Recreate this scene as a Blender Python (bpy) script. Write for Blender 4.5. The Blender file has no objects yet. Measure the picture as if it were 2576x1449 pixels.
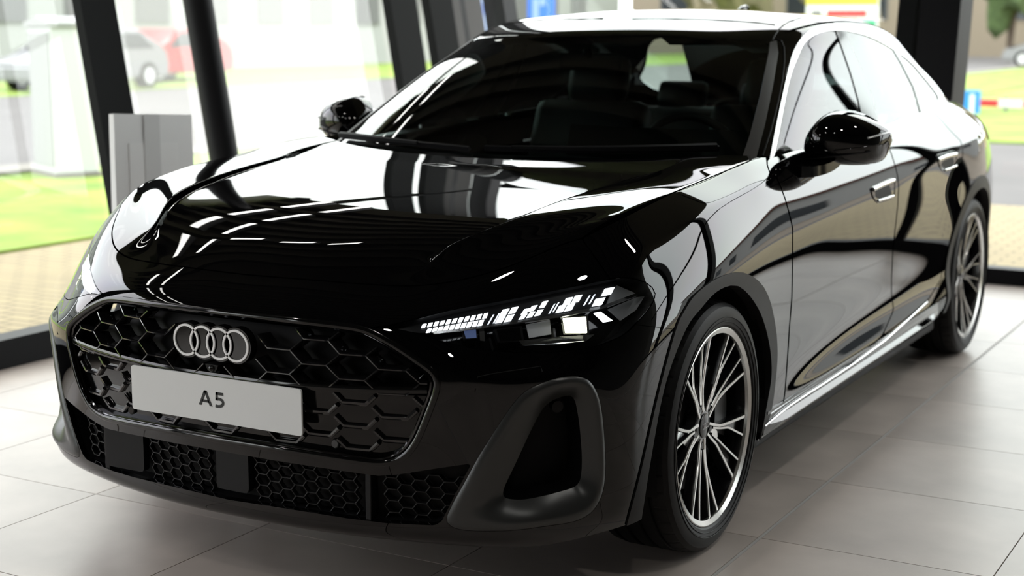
import bpy, bmesh, math, random
import numpy as np
from mathutils import Vector, Matrix
from mathutils.bvhtree import BVHTree
random.seed(7); rng = np.random.default_rng(7)
SC = bpy.context.scene
COL = SC.collection
PI = math.pi

# ------------------------------------------------------------------ camera
FW, FH, FPX = 2576.0, 1449.0, 3832.8
CAM = np.array([2.3515, -2.8104, 1.3785])
YAW, PITCH, ROLL = [math.radians(a) for a in (-29.2835, -9.6897, 0.1673)]
def _basis():
    a, b, c = YAW, PITCH, ROLL
    d = np.array([math.sin(a)*math.cos(b), math.cos(a)*math.cos(b), math.sin(b)])
    r = np.array([math.cos(a), -math.sin(a), 0.0]); u = np.cross(r, d)
    return r*math.cos(c)+u*math.sin(c), -r*math.sin(c)+u*math.cos(c), d
CR, CU, CD = _basis()
cam_data = bpy.data.cameras.new('camera'); cam = bpy.data.objects.new('camera', cam_data); COL.objects.link(cam)
cam_data.sensor_width = 36.0; cam_data.lens = FPX/FW*36.0
cam.matrix_world = Matrix([[CR[i], CU[i], -CD[i], CAM[i]] for i in range(3)]+[[0, 0, 0, 1]])
cam_data.dof.use_dof = True; cam_data.dof.focus_distance = 3.75; cam_data.dof.aperture_fstop = 3.0
cam_data.clip_end = 300
SC.camera = cam

# ------------------------------------------------------------------ view, world, lights
SC.view_settings.view_transform = 'Standard'; SC.view_settings.look = 'None'
SC.view_settings.gamma = 1.0; SC.view_settings.use_curve_mapping = False
SC.view_settings.exposure = 0.3
SKY = 4.8
world = bpy.data.worlds.new('overcast_sky'); SC.world = world; world.use_nodes = True
wn = world.node_tree.nodes; wl = world.node_tree.links
bg = wn['Background']; bg.inputs[1].default_value = SKY
tc = wn.new('ShaderNodeTexCoord'); sep = wn.new('ShaderNodeSeparateXYZ'); ramp = wn.new('ShaderNodeValToRGB')
nz = wn.new('ShaderNodeTexNoise'); nz.inputs['Scale'].default_value = 2.2; nz.inputs['Detail'].default_value = 4
mixs = wn.new('ShaderNodeMix'); mixs.data_type = 'RGBA'; mixs.blend_type = 'MULTIPLY'; mixs.inputs[0].default_value = 0.25
ramp.color_ramp.elements[0].position = 0.0; ramp.color_ramp.elements[0].color = (0.86, 0.88, 0.90, 1)
ramp.color_ramp.elements[1].position = 0.6; ramp.color_ramp.elements[1].color = (0.98, 0.99, 1.0, 1)
wl.new(tc.outputs['Generated'], sep.inputs[0]); wl.new(sep.outputs['Z'], ramp.inputs[0])
wl.new(tc.outputs['Generated'], nz.inputs['Vector'])
wl.new(ramp.outputs[0], mixs.inputs[6]); wl.new(nz.outputs['Color'], mixs.inputs[7])
wl.new(mixs.outputs[2], bg.inputs[0])

# ------------------------------------------------------------------ helpers: materials
def nmat(name):
    m = bpy.data.materials.new(name); m.use_nodes = True
    return m, m.node_tree.nodes, m.node_tree.links, m.node_tree.nodes['Principled BSDF']
def M(name, col, rough=0.5, metal=0.0, coat=0.0, ior=1.5, emis=None, estr=0.0, bump=0.0, bscale=400.0, var=0.0, vscale=5.0):
    m, n, l, p = nmat(name)
    p.inputs['Base Color'].default_value = (*col, 1); p.inputs['Roughness'].default_value = rough
    p.inputs['Metallic'].default_value = metal; p.inputs['IOR'].default_value = ior
    p.inputs['Coat Weight'].default_value = coat; p.inputs['Coat Roughness'].default_value = 0.01
    if emis: p.inputs['Emission Color'].default_value = (*emis, 1); p.inputs['Emission Strength'].default_value = estr
    if bump or var:
        t = n.new('ShaderNodeTexCoord')
    if bump:
        z = n.new('ShaderNodeTexNoise'); z.inputs['Scale'].default_value = bscale; b = n.new('ShaderNodeBump')
        b.inputs['Strength'].default_value = bump; b.inputs['Distance'].default_value = 0.001
        l.new(t.outputs['Object'], z.inputs['Vector']); l.new(z.outputs[0], b.inputs['Height']); l.new(b.outputs[0], p.inputs['Normal'])
    if var:
        z = n.new('ShaderNodeTexNoise'); z.inputs['Scale'].default_value = vscale; z.inputs['Detail'].default_value = 6
        r = n.new('ShaderNodeValToRGB'); lo = [c*(1-var) for c in col]; hi = [min(1, c*(1+var)) for c in col]
        r.color_ramp.elements[0].color = (*lo, 1); r.color_ramp.elements[1].color = (*hi, 1)
        r.color_ramp.elements[0].position = .3; r.color_ramp.elements[1].position = .7
        l.new(t.outputs['Object'], z.inputs['Vector']); l.new(z.outputs[0], r.inputs[0]); l.new(r.outputs[0], p.inputs['Base Color'])
    return m
def glassmat(name, tint=(1, 1, 1), veil=0.0, veilcol=(1, 1, 1), refl=1.0, ior=1.5):
    """thin pane: straight-through transparency plus Fresnel mirror, optional bright veil as a translucent white mix"""
    m, n, l, p = nmat(name); n.remove(p); out = n['Material Output']
    tr = n.new('ShaderNodeBsdfTransparent'); tr.inputs[0].default_value = (*tint, 1)
    gl = n.new('ShaderNodeBsdfGlossy'); gl.inputs['Roughness'].default_value = 0.0; gl.inputs['Color'].default_value = (refl, refl, refl, 1)
    fr = n.new('ShaderNodeFresnel'); fr.inputs['IOR'].default_value = ior
    mx = n.new('ShaderNodeMixShader'); l.new(fr.outputs[0], mx.inputs[0])
    src = tr
    if veil > 0:
        tl = n.new('ShaderNodeBsdfTranslucent'); tl.inputs[0].default_value = (*veilcol, 1)
        m2 = n.new('ShaderNodeMixShader'); m2.inputs[0].default_value = veil
        l.new(tr.outputs[0], m2.inputs[1]); l.new(tl.outputs[0], m2.inputs[2]); src = m2
    l.new(src.outputs[0], mx.inputs[1]); l.new(gl.outputs[0], mx.inputs[2]); l.new(mx.outputs[0], out.inputs[0])
    return m

PAINT = M('black_paint', (0.0012, 0.0012, 0.0014), 0.5, coat=1.0, ior=1.45)
PAINT.node_tree.nodes['Principled BSDF'].inputs['Specular IOR Level'].default_value = 0.0
PAINT.node_tree.nodes['Principled BSDF'].inputs['Coat Roughness'].default_value = 0.0
PAINT.node_tree.nodes['Principled BSDF'].inputs['Coat IOR'].default_value = 1.52
GLOSSBLACK = M('gloss_black_plastic', (0.003, 0.003, 0.003), 0.08, ior=1.5)
SATINBLACK = M('satin_black_plastic', (0.005, 0.005, 0.0055), 0.32)
MATTBLACK = M('matt_black_plastic', (0.003, 0.003, 0.0032), 0.6)
for _m in (SATINBLACK, MATTBLACK): _m.node_tree.nodes['Principled BSDF'].inputs['Specular IOR Level'].default_value = 0.2
ARCHGREY = M('grey_arch_plastic', (0.008, 0.0078, 0.0078), 0.5, bump=0.15, bscale=900)
ARCHGREY.node_tree.nodes['Principled BSDF'].inputs['Specular IOR Level'].default_value = 0.22
INTAKEGREY = M('satin_grey_trim', (0.055, 0.057, 0.056), 0.30, metal=0.5)
DARKCHROME = M('dark_chrome', (0.10, 0.10, 0.105), 0.10, metal=1.0)
CHROME = M('polished_aluminium', (0.80, 0.80, 0.80), 0.14, metal=1.0)
SATINALU = M('satin_aluminium_trim', (0.75, 0.76, 0.76), 0.22, metal=1.0)
WHEELFACE = M('diamond_cut_wheel_face', (0.62, 0.61, 0.59), 0.20, metal=1.0)
WHEELDARK = M('black_wheel_paint', (0.008, 0.008, 0.009), 0.16, coat=.6)
RUBBER = M('tyre_rubber', (0.0045, 0.0045, 0.0045), 0.5, bump=0.2, bscale=700)
RUBBER.node_tree.nodes['Principled BSDF'].inputs['Specular IOR Level'].default_value = 0.2
BRAKE = M('brake_steel', (0.10, 0.10, 0.10), 0.4, metal=.9)
CARGLASS = glassmat('windscreen_glass', (0.50, 0.60, 0.56), ior=1.5)
SIDEGLASS = glassmat('side_window_glass', (0.55, 0.70, 0.64), ior=1.45)
LENS = glassmat('headlight_lens', (0.92, 0.94, 0.96), ior=1.45)
WHITEEMB = M('white_emblem', (0.92, 0.92, 0.92), 0.25)

# ------------------------------------------------------------------ helpers: objects
def link(o, parent=None):
    COL.objects.link(o)
    if parent is not None: o.parent = parent
    return o
def thing(name, label=None, cat=None, loc=(0, 0, 0), rotz=0.0, group=None, parent=None):
    o = bpy.data.objects.new(name, None); o.empty_display_size = 0.1; link(o, parent)
    o.location = loc; o.rotation_euler = (0, 0, rotz)
    return tag(o, label, cat, group)
def tag(o, label=None, cat=None, group=None, kind=None):
    if label: o['label'] = label
    if cat: o['category'] = cat
    if group: o['group'] = group
    if kind: o['kind'] = kind
    return o
def mesh_obj(name, V, F, mat, parent=None, smooth=False, normals=None, mats=None, fmat=None):
    me = bpy.data.meshes.new(name); me.from_pydata([tuple(map(float, v)) for v in V], [], [tuple(map(int, f)) for f in F]); me.update()
    for mm in (mats or [mat]): me.materials.append(mm)
    if fmat is not None: me.polygons.foreach_set('material_index', np.asarray(fmat, dtype=np.int32))
    if smooth: me.polygons.foreach_set('use_smooth', np.ones(len(me.polygons), dtype=bool))
    if normals is not None: me.normals_split_custom_set_from_vertices([tuple(map(float, v)) for v in normals])
    o = bpy.data.objects.new(name, me)
    return link(o, parent)
def bm_obj(name, bm, mat, parent=None, smooth=False, angle=None):
    me = bpy.data.meshes.new(name); bmesh.ops.recalc_face_normals(bm, faces=bm.faces); bm.to_mesh(me); bm.free()
    for mm in (mat if isinstance(mat, (list, tuple)) else [mat]): me.materials.append(mm)
    if smooth or angle is not None:
        me.polygons.foreach_set('use_smooth', np.ones(len(me.polygons), dtype=bool))
        if angle is not None: me.set_sharp_from_angle(angle=angle)
    o = bpy.data.objects.new(name, me)
    return link(o, parent)
def data_copy(o, parent=None, name=None):
    c = o.copy(); COL.objects.link(c); c.parent = parent
    if name: c.name = name
    return c
def copy_tree(o, parent=None):
    c = data_copy(o, parent)
    for ch in [x for x in o.children]: copy_tree(ch, c)
    return c
def box(bm, lo, hi, bevel=0.0, mat=0):
    r = bmesh.ops.create_cube(bm, size=1.0); vs = r['verts']
    for v in vs: v.co = Vector([lo[i]+(v.co[i]+.5)*(hi[i]-lo[i]) for i in range(3)])
    fs = list({f for v in vs for f in v.link_faces})
    for f in fs: f.material_index = mat
    if bevel:
        es = list({e for v in vs for e in v.link_edges})
        bmesh.ops.bevel(bm, geom=es, offset=bevel, segments=2, affect='EDGES', profile=.5)
    return vs
def boxo(name, lo, hi, mat, parent=None, bevel=0.0):
    bm = bmesh.new(); box(bm, lo, hi, bevel); return bm_obj(name, bm, mat, parent)
def prism(bm, poly, z0, z1, axes=(0, 1, 2), mat=0):
    """extrude a 2D polygon; axes = (a, b, n): poly coordinates along a, b, extruded along n"""
    n = len(poly); vs = []
    for z in (z0, z1):
        for p in poly:
            c = [0, 0, 0]; c[axes[0]] = p[0]; c[axes[1]] = p[1]; c[axes[2]] = z
            vs.append(bm.verts.new(c))
    fs = [bm.faces.new(vs[:n]), bm.faces.new(vs[n:][::-1])]
    for i in range(n):
        fs.append(bm.faces.new([vs[i], vs[(i+1) % n], vs[n+(i+1) % n], vs[n+i]]))
    for f in fs: f.material_index = mat
    return fs
def frames(P, closed=False, up=None):
    P = np.asarray(P, float); n = len(P)
    T = np.roll(P, -1, 0)-np.roll(P, 1, 0) if closed else np.gradient(P, axis=0)
    T /= np.linalg.norm(T, axis=1)[:, None]+1e-12
    if up is None: up = np.tile([0, 0, 1.0], (n, 1))
    up = np.asarray(up, float); up = np.tile(up, (n, 1)) if up.ndim == 1 else up
    B = np.cross(T, up); B /= np.linalg.norm(B, axis=1)[:, None]+1e-12
    U = np.cross(B, T)
    return T, B, U
def sweep(name, P, prof, mat, parent=None, closed=False, up=None, smooth=True, cap=True, scale=None, sharp=None):
    """sweep a closed 2D profile [(b,u)...] along P (b sideways, u along 'up')"""
    P = np.asarray(P, float); T, B, U = frames(P, closed, up); n, k = len(P), len(prof)
    sc = np.ones(n) if scale is None else np.asarray(scale, float)
    V = [P[i]+sc[i]*(b*B[i]+u*U[i]) for i in range(n) for b, u in prof]
    F = []
    for i in range(n if closed else n-1):
        a, c = i*k, ((i+1) % n)*k
        for j in range(k):
            F.append((a+j, a+(j+1) % k, c+(j+1) % k, c+j))
    if cap and not closed: F.append(tuple(range(k))[::-1]); F.append(tuple((n-1)*k+j for j in range(k)))
    bm = bmesh.new(); bv = [bm.verts.new(v) for v in V]
    for f in F: bm.faces.new([bv[i] for i in f])
    return bm_obj(name, bm, mat, parent, smooth=smooth, angle=(sharp if sharp is not None else math.radians(50)))
def circ(r, k=10, ry=None): return [(r*math.cos(2*PI*i/k), (ry or r)*math.sin(2*PI*i/k)) for i in range(k)]
def tube(name, P, r, mat, parent=None, closed=False, k=10, up=None, cap=True): return sweep(name, P, circ(r, k), mat, parent, closed, up if up is not None else [0.13, 0.21, .97], cap=cap)
def spline(P, n, closed=False):
    """Catmull-Rom resample to n points, even in chord length"""
    P = np.asarray(P, float)
    if closed: Q = np.vstack([P[-1], P, P[0], P[1]])
    else: Q = np.vstack([2*P[0]-P[1], P, 2*P[-1]-P[-2]])
    out = []; m = len(Q)-3; S = 24
    for i in range(m):
        p0, p1, p2, p3 = Q[i:i+4]
        for t in np.linspace(0, 1, S, endpoint=False):
            out.append(.5*((2*p1)+(-p0+p2)*t+(2*p0-5*p1+4*p2-p3)*t*t+(-p0+3*p1-3*p2+p3)*t**3))
    out.append(Q[-2]); out = np.array(out)
    s = np.r_[0, np.cumsum(np.linalg.norm(np.diff(out, axis=0), axis=1))]
    tt = np.linspace(0, s[-1], n+1)[:-1] if closed else np.linspace(0, s[-1], n)
    return np.stack([np.interp(tt, s, out[:, k]) for k in range(P.shape[1])], 1)
def resample(P, n):
    P = np.asarray(P, float); s = np.r_[0, np.cumsum(np.linalg.norm(np.diff(P, axis=0), axis=1))]
    t = np.linspace(0, s[-1], n); return np.stack([np.interp(t, s, P[:, k]) for k in range(P.shape[1])], 1)
def roundpoly(P, r, k=5):
    """round the corners of a closed 2D polygon (radius r or per-corner list)"""
    P = [np.array(p, float) for p in P]; n = len(P); out = []
    rr = r if isinstance(r, (list, tuple)) else [r]*n
    for i in range(n):
        a, b, c = P[i-1], P[i], P[(i+1) % n]; da, dc = a-b, c-b
        la, lc = np.linalg.norm(da), np.linalg.norm(dc); t = min(rr[i], la*.45, lc*.45)
        p0, p2 = b+da/la*t, b+dc/lc*t
        for s in np.linspace(0, 1, k): out.append((1-s)**2*p0+2*s*(1-s)*b+s*s*p2)
    return np.array(out)

# ------------------------------------------------------------------ helpers: photograph pixels <-> points of the place
def proj(P):
    q = np.asarray(P, float)-CAM; z = q@CD
    z = np.where(np.abs(z) < 1e-6, 1e-6, z)
    return np.stack([FW/2+FPX*(q@CR)/z, FH/2-FPX*(q@CU)/z], -1)
def ray(u, v):
    q = CD+(u-FW/2)/FPX*CR-(v-FH/2)/FPX*CU
    return q/np.linalg.norm(q)
def at(u, v, **k):
    q = ray(u, v); (a, val), = k.items(); i = 'xyz'.index(a); return CAM+(val-CAM[i])/q[i]*q

# ------------------------------------------------------------------ helpers: trimmed smooth surfaces
class Surf:
    def __init__(s, V, N, T): s.V, s.N, s.T = np.asarray(V, float), np.asarray(N, float), np.asarray(T, int)
    def copy(s): return Surf(s.V.copy(), s.N.copy(), s.T.copy())
    def compact(s):
        used = np.unique(s.T); m = np.full(len(s.V), -1); m[used] = np.arange(len(used))
        return Surf(s.V[used], s.N[used], m[s.T])
    def clip(s, f):
        """keep the part where f(V) > 0, cutting triangles along f = 0"""
        val = np.asarray(f(s), float); val = np.where(np.abs(val) < 1e-9, 1e-9, val); pos = val > 0
        cnt = pos[s.T].sum(1); keep = s.T[cnt == 3]; mix = s.T[(cnt > 0) & (cnt < 3)]
        V, N = list(s.V), list(s.N); new = {}; tri = []
        def cut(a, b):
            k = (a, b) if a < b else (b, a)
            if k not in new:
                t = val[k[0]]/(val[k[0]]-val[k[1]]); V.append(s.V[k[0]]+t*(s.V[k[1]]-s.V[k[0]]))
                nn = s.N[k[0]]+t*(s.N[k[1]]-s.N[k[0]]); N.append(nn/(np.linalg.norm(nn)+1e-12)); new[k] = len(V)-1
            return new[k]
        for t in mix:
            t = list(t); p = [pos[i] for i in t]
            if sum(p) == 1:
                i = p.index(True); a, b, c = t[i], t[(i+1) % 3], t[(i+2) % 3]; tri.append((a, cut(a, b), cut(a, c)))
            else:
                i = p.index(False); a, b, c = t[i], t[(i+1) % 3], t[(i+2) % 3]; ab, ac = cut(a, b), cut(a, c)
                tri.append((ab, b, c)); tri.append((ab, c, ac))
        T = np.vstack([keep, np.array(tri, int).reshape(-1, 3)])
        return Surf(np.array(V), np.array(N), T).compact() if len(T) else Surf(np.zeros((0, 3)), np.zeros((0, 3)), np.zeros((0, 3), int))
    def offset(s, d): return Surf(s.V+s.N*d, s.N, s.T)
    def mirror(s): return Surf(s.V*[-1, 1, 1], s.N*[-1, 1, 1], s.T[:, ::-1])
    def both(s):
        """join with its mirror image, welding the centre line"""
        n = len(s.V); on = np.abs(s.V[:, 0]) < 1e-4; m = s.mirror(); idx = np.where(on, np.arange(n), np.arange(n)+n)
        N = s.N.copy(); N[on, 0] = 0; N /= np.linalg.norm(N, axis=1)[:, None]+1e-12
        return Surf(np.vstack([s.V, m.V]), np.vstack([N, m.N]), np.vstack([s.T, idx[m.T]])).compact()
    def bvh(s): return BVHTree.FromPolygons([tuple(v) for v in s.V], [tuple(map(int, t)) for t in s.T])
    def obj(s, name, mat, parent=None, flange=0.012, thick=None):
        """mesh object; open edges are turned inwards so that panels have a returned edge"""
        V, N, T = s.V, s.N, s.T
        E = np.vstack([T[:, [0, 1]], T[:, [1, 2]], T[:, [2, 0]]]); key = np.sort(E, 1); k = key[:, 0]*(len(V)+1)+key[:, 1]
        u, inv, c = np.unique(k, return_inverse=True, return_counts=True); B = E[c[inv] == 1]
        B = B[~((np.abs(V[B[:, 0], 0]) < 1e-4) & (np.abs(V[B[:, 1], 0]) < 1e-4))]
        Vs, Ns, F = [V], [N], [tuple(t) for t in T]; nb = len(V)
        if flange and len(B):
            a, b = V[B[:, 0]], V[B[:, 1]]; na, nb_ = N[B[:, 0]], N[B[:, 1]]
            out = np.cross(b-a, na+nb_); out /= np.linalg.norm(out, axis=1)[:, None]+1e-12
            q = np.stack([a, b, b-nb_*flange, a-na*flange], 1).reshape(-1, 3)
            # soft returned edge: the rim's normals lean outwards
            Vs.append(q); Ns.append(np.repeat(out, 4, 0)); n0 = len(V)
            F += [(n0+4*i+1, n0+4*i, n0+4*i+3, n0+4*i+2) for i in range(len(B))]
        return mesh_obj(name, np.vstack(Vs), F, mat, parent, smooth=True, normals=np.vstack(Ns))
def sdf(poly):
    """signed distance (positive inside) of 2D points to a closed polygon"""
    P = np.asarray(poly, float); A, B = P, np.roll(P, -1, 0)
    def f(q):
        d2 = np.full(len(q), 1e18); ins = np.zeros(len(q), bool)
        for a, b in zip(A, B):
            e = b-a; w = q-a; t = np.clip((w@e)/(e@e+1e-12), 0, 1); dd = w-t[:, None]*e; d2 = np.minimum(d2, (dd**2).sum(1))
            c = ((a[1] > q[:, 1]) != (b[1] > q[:, 1])) & (q[:, 0] < (b[0]-a[0])*(q[:, 1]-a[1])/((b[1]-a[1]) if abs(b[1]-a[1]) > 1e-12 else 1e-12)+a[0])
            ins ^= c
        d = np.sqrt(d2); return np.where(ins, d, -d)
    return f
def inpx(poly, grow=0.0):
    g = sdf(poly); return lambda s: g(proj(s.V))+grow
def outpx(poly, grow=0.0):
    g = sdf(poly); return lambda s: -g(proj(s.V))-grow
def facing(s):
    d = CAM-s.V; d /= np.linalg.norm(d, axis=1)[:, None]; return (d*s.N).sum(1)-0.0
def hit(bvh, u, v):
    q = ray(u, v); r = bvh.ray_cast(Vector(CAM), Vector(q)); return (np.array(r[0]), np.array(r[1])) if r[0] is not None else (None, None)
def onsurf(bvh, px):
    """points (and normals) of the surface seen at the given photograph pixels"""
    P, N = [], []
    for u, v in px:
        a, n = hit(bvh, u, v)
        if a is None: continue
        if n@(CAM-a) < 0: n = -n
        P.append(a); N.append(n)
    return np.array(P), np.array(N)
def subdivided(V, F, creases, level):
    me = bpy.data.meshes.new('tmp'); me.from_pydata([tuple(v) for v in V], [], F); me.update()
    if creases:
        at_ = me.attributes.new('crease_edge', 'FLOAT', 'EDGE')
        for e in me.edges:
            k = tuple(sorted(e.vertices)); at_.data[e.index].value = creases.get(k, 0.0)
    o = bpy.data.objects.new('tmp', me); COL.objects.link(o); md = o.modifiers.new('s', 'SUBSURF'); md.levels = level; md.render_levels = level
    md.use_limit_surface = True
    dg = bpy.context.evaluated_depsgraph_get(); dg.update(); ev = o.evaluated_get(dg); em = ev.to_mesh()
    n = len(em.vertices); co = np.empty(n*3); em.vertices.foreach_get('co', co); no = np.empty(n*3); em.vertex_normals.foreach_get('vector', no)
    q = np.empty(len(em.loops), np.int32); em.loops.foreach_get('vertex_index', q)
    ev.to_mesh_clear(); bpy.data.objects.remove(o); bpy.data.meshes.remove(me)
    return co.reshape(-1, 3), no.reshape(-1, 3), q.reshape(-1, 4)
def fit_cage(V, F, creases, iters=6, damp=0.9):
    tgt = np.array(V, float); cage = tgt.copy(); n = len(tgt)
    for _ in range(iters):
        co, _, _ = subdivided(cage, F, creases, 2); cage += damp*(tgt-co[:n])
    return cage
def ribbon_cage(cols, cap, nf, ns):
    """cols[c][r]: half ribbon from front centre (c=0) round the side to rear centre; cap[j][i]: half top grid (i=0 centre)."""
    nc, nr = len(cols), len(cols[0]); ids = {}; V = []; F = []; cr = {}
    def vid(key, p):
        if key not in ids: ids[key] = len(V); V.append(p)
        return ids[key]
    def rv(c, r, sgn):
        p = cols[c][r]; ctr = c in (0, nc-1)
        if r == nr-1: return cv(*edge_ij(c), sgn)
        return vid(('r', c, r, 0 if ctr else sgn), (0.0 if ctr else sgn*p[0], p[1], p[2]))
    def edge_ij(c):
        if c <= nf: return (0, c)
        if c <= nf+ns: return (c-nf, nf)
        return (ns, nc-1-c)
    def cv(j, i, sgn):
        p = cap[j][i]; return vid(('c', j, i, 0 if i == 0 else sgn), (0.0 if i == 0 else sgn*p[0], p[1], p[2]))
    for c in range(nc-1):
        for r in range(nr-1):
            for sgn in (1, -1):
                f = (rv(c, r, sgn), rv(c+1, r, sgn), rv(c+1, r+1, sgn), rv(c, r+1, sgn)); F.append(f if sgn > 0 else f[::-1])
    for j in range(ns):
        for i in range(nf):
            for sgn in (1, -1):
                f = (cv(j, i, sgn), cv(j, i+1, sgn), cv(j+1, i+1, sgn), cv(j+1, i, sgn)); F.append(f if sgn > 0 else f[::-1])
    return V, F, rv, cv
def half_surf(co, no, q):
    T = np.vstack([q[:, [0, 1, 2]], q[:, [0, 2, 3]]]); ok = (co[T][:, :, 0] > -1e-5).all(1)
    s = Surf(co, no, T[ok]).compact(); s.V[np.abs(s.V[:, 0]) < 1e-5, 0] = 0.0
    return s
# ------------------------------------------------------------------ car: smooth master surfaces (metres, nose towards -y, car's left side at +x)
B_COLS = [
 # r0 lip bottom    r1 lip top          r2                  r3                  r4                  r5                  r6                  r7 bonnet edge / waist
 [(0,.015,.185),    (0,-.022,.222),     (0,-.036,.33),      (0,-.060,.45),      (0,-.072,.57),      (0,-.066,.665),     (0,-.030,.738),     (0,.050,.788)],
 [(.20,.022,.185),  (.20,-.014,.222),   (.20,-.028,.33),    (.20,-.053,.45),    (.20,-.064,.57),    (.20,-.058,.665),   (.20,-.021,.738),   (.20,.060,.7885)],
 [(.385,.052,.185), (.385,.015,.223),   (.39,.002,.33),     (.392,-.024,.45),   (.392,-.032,.57),   (.39,-.022,.66),    (.387,.020,.735),   (.400,.112,.786)],
 [(.545,.092,.186), (.55,.055,.226),    (.555,.042,.33),    (.562,.030,.45),    (.568,.024,.59),    (.555,.040,.66),    (.540,.098,.745),   (.53,.178,.802)],
 [(.700,.150,.188), (.712,.118,.232),   (.712,.106,.33),    (.706,.110,.45),    (.702,.104,.59),    (.682,.142,.657),   (.660,.204,.764),   (.655,.300,.845)],
 [(.785,.228,.192), (.803,.200,.240),   (.808,.196,.33),    (.803,.200,.45),    (.798,.193,.59),    (.772,.226,.657),   (.748,.306,.783),   (.730,.417,.885)],
 [(.850,.330,.200), (.868,.312,.247),   (.872,.303,.33),    (.872,.298,.45),    (.866,.303,.57),    (.846,.335,.668),   (.826,.425,.810),   (.762,.515,.917)],
 [(.885,.430,.205), (.902,.425,.255),   (.908,.422,.34),    (.909,.425,.45),    (.907,.435,.57),    (.896,.465,.690),   (.856,.575,.848),   (.780,.625,.939)],
 [(.895,.60,.21),   (.912,.60,.27),     (.917,.60,.35),     (.921,.61,.46),     (.924,.625,.60),    (.919,.665,.735),   (.868,.74,.885),    (.793,.755,.956)],
 [(.895,.87,.21),   (.914,.87,.28),     (.920,.87,.36),     (.926,.87,.47),     (.931,.87,.62),     (.928,.88,.765),    (.873,.91,.915),    (.801,.885,.967)],
 [(.895,1.12,.21),  (.915,1.12,.28),    (.913,1.12,.37),    (.918,1.12,.48),    (.924,1.12,.63),    (.923,1.13,.785),   (.875,1.15,.935),   (.807,1.12,.986)],
 [(.900,1.45,.22),  (.918,1.45,.29),    (.902,1.45,.38),    (.905,1.45,.50),    (.914,1.45,.65),    (.915,1.45,.800),   (.874,1.45,.945),   (.810,1.42,1.010)],
 [(.903,2.0,.225),  (.921,2.0,.30),     (.895,2.0,.39),     (.897,2.0,.50),     (.911,2.0,.66),     (.912,2.0,.825),    (.872,2.0,.955),    (.812,2.0,1.010)],
 [(.904,2.55,.23),  (.922,2.55,.305),   (.896,2.55,.40),    (.898,2.55,.51),    (.912,2.55,.67),    (.913,2.55,.848),   (.872,2.55,.970),   (.806,2.55,1.022)],
 [(.902,3.1,.235),  (.921,3.1,.31),     (.898,3.1,.41),     (.902,3.1,.53),     (.914,3.1,.69),     (.911,3.1,.880),    (.868,3.1,.985),    (.797,3.1,1.040)],
 [(.895,3.45,.235), (.917,3.45,.31),    (.908,3.45,.42),    (.914,3.45,.55),    (.924,3.45,.71),    (.912,3.45,.905),   (.861,3.45,1.000),  (.785,3.45,1.056)],
 [(.885,3.8,.24),   (.908,3.8,.31),     (.918,3.8,.42),     (.930,3.8,.56),     (.935,3.8,.72),     (.910,3.8,.920),    (.845,3.8,1.010),   (.762,3.8,1.068)],
 [(.865,4.15,.25),  (.885,4.15,.32),    (.890,4.15,.42),    (.898,4.15,.56),    (.899,4.15,.72),    (.866,4.15,.912),   (.796,4.15,1.005),  (.712,4.15,1.060)],
 [(.800,4.43,.27),  (.825,4.45,.33),    (.822,4.46,.42),    (.828,4.465,.56),   (.826,4.465,.72),   (.796,4.45,.902),   (.735,4.43,.992),   (.660,4.41,1.046)],
 [(.65,4.62,.27),   (.66,4.66,.33),     (.67,4.68,.42),     (.68,4.69,.56),     (.68,4.69,.72),     (.66,4.675,.90),    (.62,4.65,.992),    (.56,4.60,1.048)],
 [(.46,4.69,.27),   (.465,4.735,.33),   (.47,4.75,.42),     (.475,4.755,.56),   (.475,4.755,.72),   (.465,4.74,.90),    (.44,4.715,.99),    (.41,4.665,1.050)],
 [(.30,4.715,.27),  (.30,4.76,.33),     (.30,4.775,.42),    (.30,4.78,.56),     (.30,4.78,.72),     (.30,4.765,.90),    (.29,4.738,.99),    (.27,4.69,1.052)],
 [(.15,4.725,.27),  (.15,4.77,.33),     (.15,4.785,.42),    (.15,4.79,.56),     (.15,4.79,.72),     (.15,4.775,.90),    (.145,4.746,.99),   (.135,4.70,1.053)],
 [(0,4.73,.27),     (0,4.773,.33),      (0,4.788,.42),      (0,4.793,.56),      (0,4.793,.72),      (0,4.778,.90),      (0,4.749,.99),      (0,4.703,1.053)],
]
NF, NS = 5, 13
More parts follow.
